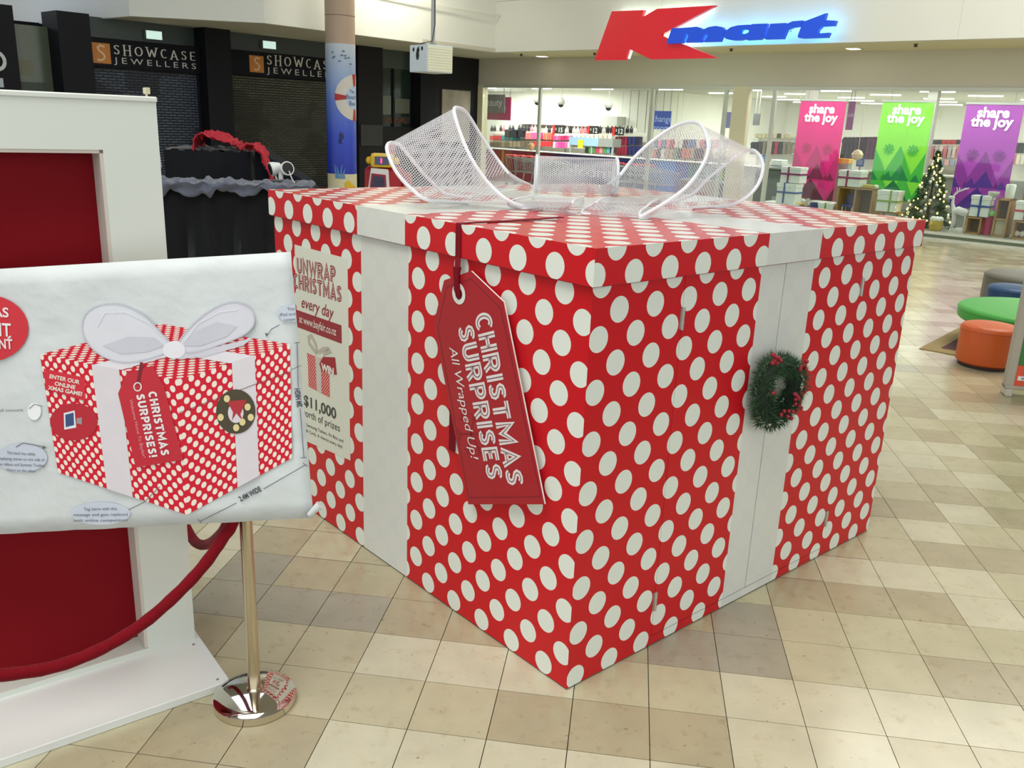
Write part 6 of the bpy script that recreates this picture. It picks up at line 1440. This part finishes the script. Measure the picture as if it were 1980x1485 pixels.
# round red badge cut by the picture edge
sp('badge', ell(-30, 635, 86, 66), C((204, 34, 48), .5), 1)
stx('XMAS', -52, 610, 20, 613, .045, TWP, 3, bold=.001); stx('PRESENT', -90, 645, 22, 650, .062, TWP, 3, bold=.001); stx('CURRENT', -62, 672, 26, 674, .046, TWP, 3, bold=.001)
# call-outs, arrows, dimensions
INK = C((96, 98, 108), .6); BUB = C((196, 204, 218), .55)
for (cx_, cy_, rx, ry, lines) in ((42, 885, 50, 28, ['This back has tablet', 'displaying stores on one side of', 'the ribbon and Summer Trading', 'Hours on the other']), (195, 992, 58, 22, ['Tag starts with this', 'message and gets replaced', 'with online competition'])):
    sp('callout', ell(cx_, cy_, rx, ry), BUB, 1)
    for i, s_ in enumerate(lines): w = rx * (.9 if 0 < i < 3 else .55); stx(s_, cx_ - w, cy_ - ry * .35 + i * 11 + 2, cx_ + w, cy_ - ry * .35 + i * 11 + 5 - (4 if cx_ > 100 else 0), .015, INK, 2.5)
sp('callout', [(535, 606), (545, 592), (571, 588), (573, 622), (548, 622)], BUB, 1)
for i, (s_, xa, ya, xb, yb) in enumerate((('This', 556, 600, 570, 599), ('iPad and', 541, 611, 571, 609), ('compet', 549, 621, 572, 619))): stx(s_, xa, ya, xb, yb, .014, INK, 2.5)
stx('iPad Wall mount', -40, 797, 46, 795, .015, INK, 2.5); sl('arrow', [(57, 790), (68, 781), (84, 786)], .002, INK, 2); sp('callout', ell(67, 795, 13, 17), C((236, 238, 240)), 1)
sl('arrow', [(32, 864), (45, 856), (68, 860), (88, 865)], .0025, INK, 2); sp('arrow_head', [(84, 861), (91, 866), (83, 868)], INK, 2); sl('arrow', [(541, 628), (526, 636), (517, 648)], .0025, INK, 2); sp('arrow_head', [(513, 643), (520, 646), (515, 651)], INK, 2); sl('arrow', [(563, 715), (583, 706)], .002, INK, 2); sl('arrow', [(250, 985), (280, 970), (310, 940)], .0025, INK, 4)
for seg in (((575, 662), (577, 748)), ((581, 790), (588, 884)), ((570, 663), (580, 662)), ((582, 885), (593, 884)), ((387, 1008), (458, 972)), ((510, 945), (592, 898)), ((383, 1003), (390, 1011)), ((586, 895), (596, 901))): sl('dimension_line', seg, .0025, INK, 2)
stx('2M HIGH', 585, 786, 580, 750, .026, C((70, 72, 80)), 2.5, bold=.001); stx('2.4M WIDE', 466, 969, 507, 948, .026, C((70, 72, 80)), 2.5, bold=.001)
# clips that hold the sheet to the post
for Y in (560, 950):
    q = S3(478, Y) - sn * .036; b = MB(WF); b.obox(q, ux * .02, uy * .012, sn * .02); b.build('clip', C((60, 60, 62), .4), sign)
# ================================================================ RIGHT: seats, rug, display stand
def ottoman(label, c, r, h, z0, col, legs=False):
    t = thing('round_ottoman', label, 'ottoman', (c[0], c[1], 0)); m = mat('vinyl_%d%d%d' % col, col, .45, var=.05, bump=.15, bscale=30); rr = min(.07, h * .35); n = 6
    prof = [(r * .2, z0), (r - .03, z0), (r - .005, z0 + .02), (r, z0 + .05)] + [(r - rr + rr * math.sin(a), z0 + h - rr * .75 + rr * .75 * (1 - math.cos(a)) if False else z0 + h - rr * .75 + rr * .75 * math.sin(PI / 2 - a)) for a in [PI / 2 * (1 - k / n) for k in range(n + 1)]] + [(r * .5, z0 + h + .012), (.001, z0 + h + .016)]
    b = MB(WF); b.lathe((c[0], c[1], 0), prof, 48); b.build('cushion', m, t, smooth=True)
    b = MB(WF); b.tube([(c[0] + (r + .002) * math.cos(a), c[1] + (r + .002) * math.sin(a), z0 + h - rr * .7) for a in [2 * PI * k / 48 for k in range(48)]], .006, 6, closed=True); b.build('piping', m, t, smooth=True)
    if legs:
        for k in range(4):
            a = PI / 4 + PI / 2 * k + .55; b = MB(WF); b.cyl((c[0] + (r - .12) * math.cos(a), c[1] + (r - .12) * math.sin(a), 0), (c[0] + (r - .12) * math.cos(a), c[1] + (r - .12) * math.sin(a), z0), .02, .026, n=12); b.build('leg', C((90, 62, 44), .4), t, smooth=True)
    else:
        b = MB(WF); b.lathe((c[0], c[1], 0), [(r - .03, 0), (r - .03, z0 + .001)], 40); b.build('plinth', C((40, 30, 26)), t, smooth=True)
    return t
ol, orr = gz(1856, 700, 0), gz(1966, 720, 0); oc = (ol + orr) / 2
ottoman('orange round ottoman in front of the green seat', (4.79, 8.68), .275, .40, .03, (198, 88, 34))
ottoman('large green round seat on legs behind the orange ottoman', (5.72, 9.48), .80, .155, .29, (66, 164, 66), True)
ottoman('blue round ottoman behind the green seat', (gz(1962, 553, .45).x, gz(1962, 553, .45).y), .30, .42, .03, (28, 68, 108))
ottoman('dark grey round seat behind the blue ottoman', (gz(2000, 531, .43).x, gz(2000, 531, .43).y), .62, .40, .03, (98, 96, 86))
# rug
r0, r1, r2 = gz(1777, 675), gz(1873, 638), gz(1860, 688)
dx = (r2 - r0).normalized(); dy = V((-dx.y, dx.x, 0)); RG = frame((r0.x, r0.y, 0), math.radians(-40))
if (r1 - r0).dot(dy) < 0: pass
t = thing('floor_rug', 'plum rug with a tan border under the green seat', 'rug', (0, 0, 0), RG)
b = MB(RG); b.box(0, 2.4, 0, 2.6, .001, .012); b.build('border', mat('rug_tan', (150, 130, 88), .95, var=.15, bump=.3, bscale=80), t, bevel=.003)
b = MB(RG); b.box(.17, 2.23, .2, 2.4, .012, .016); b.build('field', mat('rug_plum', (84, 50, 54), .95, var=.4, scale=4, bump=.3, bscale=80), t)
for k, (c, y) in enumerate((((150, 50, 60), .55), ((70, 60, 90), .95), ((150, 50, 60), 1.4), ((70, 60, 90), 1.8))): b = MB(RG); b.box(.34, 2.06, y, y + .1, .016, .018); b.build('stripe', C(c, .95), t)
# display stand at the right edge
sl0 = gz(1940, 765); DFm = frame((sl0.x, sl0.y, 0), math.radians(-12))
t = thing('display_stand', 'grey-framed display stand with green and orange panels at the right edge', 'display stand', (.5, 0, 0), DFm)
FR = C((166, 160, 146), .4); 
b = MB(DFm); b.box(0, .07, 0, .1, .07, 1.35); b.build('upright', FR, t, bevel=.008); b = MB(DFm); b.box(1.1, 1.17, 0, .1, .07, 1.35); b.build('upright', FR, t, bevel=.008)
zz = (DFm.inverted() @ pl(1960, 705, sl0, (0, 1, 0))).z
b = MB(DFm); b.box(.07, 1.1, .03, .07, .26, 1.3); b.build('green_panel', C((52, 120, 50), .4), t); b = MB(DFm); b.box(.07, 1.1, .015, .03, .10, .285); b.build('orange_panel', C((214, 82, 50), .4), t)
b = MB(DFm); b.box(.09, .2, .008, .015, .15, .19); b.build('price_label', C((226, 224, 224)), t); b = MB(DFm); b.box(.12, .18, .006, .008, .16, .18); b.build('label_print', C((150, 146, 150)), t)
b = MB(DFm); b.box(0, 1.17, -.02, .12, .07, .1); b.build('bottom_rail', FR, t, bevel=.006)
b = MB(DFm); b.box(0, 1.17, 0, .1, 1.3, 1.35); b.build('top_rail', FR, t, bevel=.006)
for x in (.0, 1.09): b = MB(DFm); b.box(x + .005, x + .065, -.03, .13, 0, .07); b.build('foot', C((186, 180, 164), .3), t, bevel=.01)
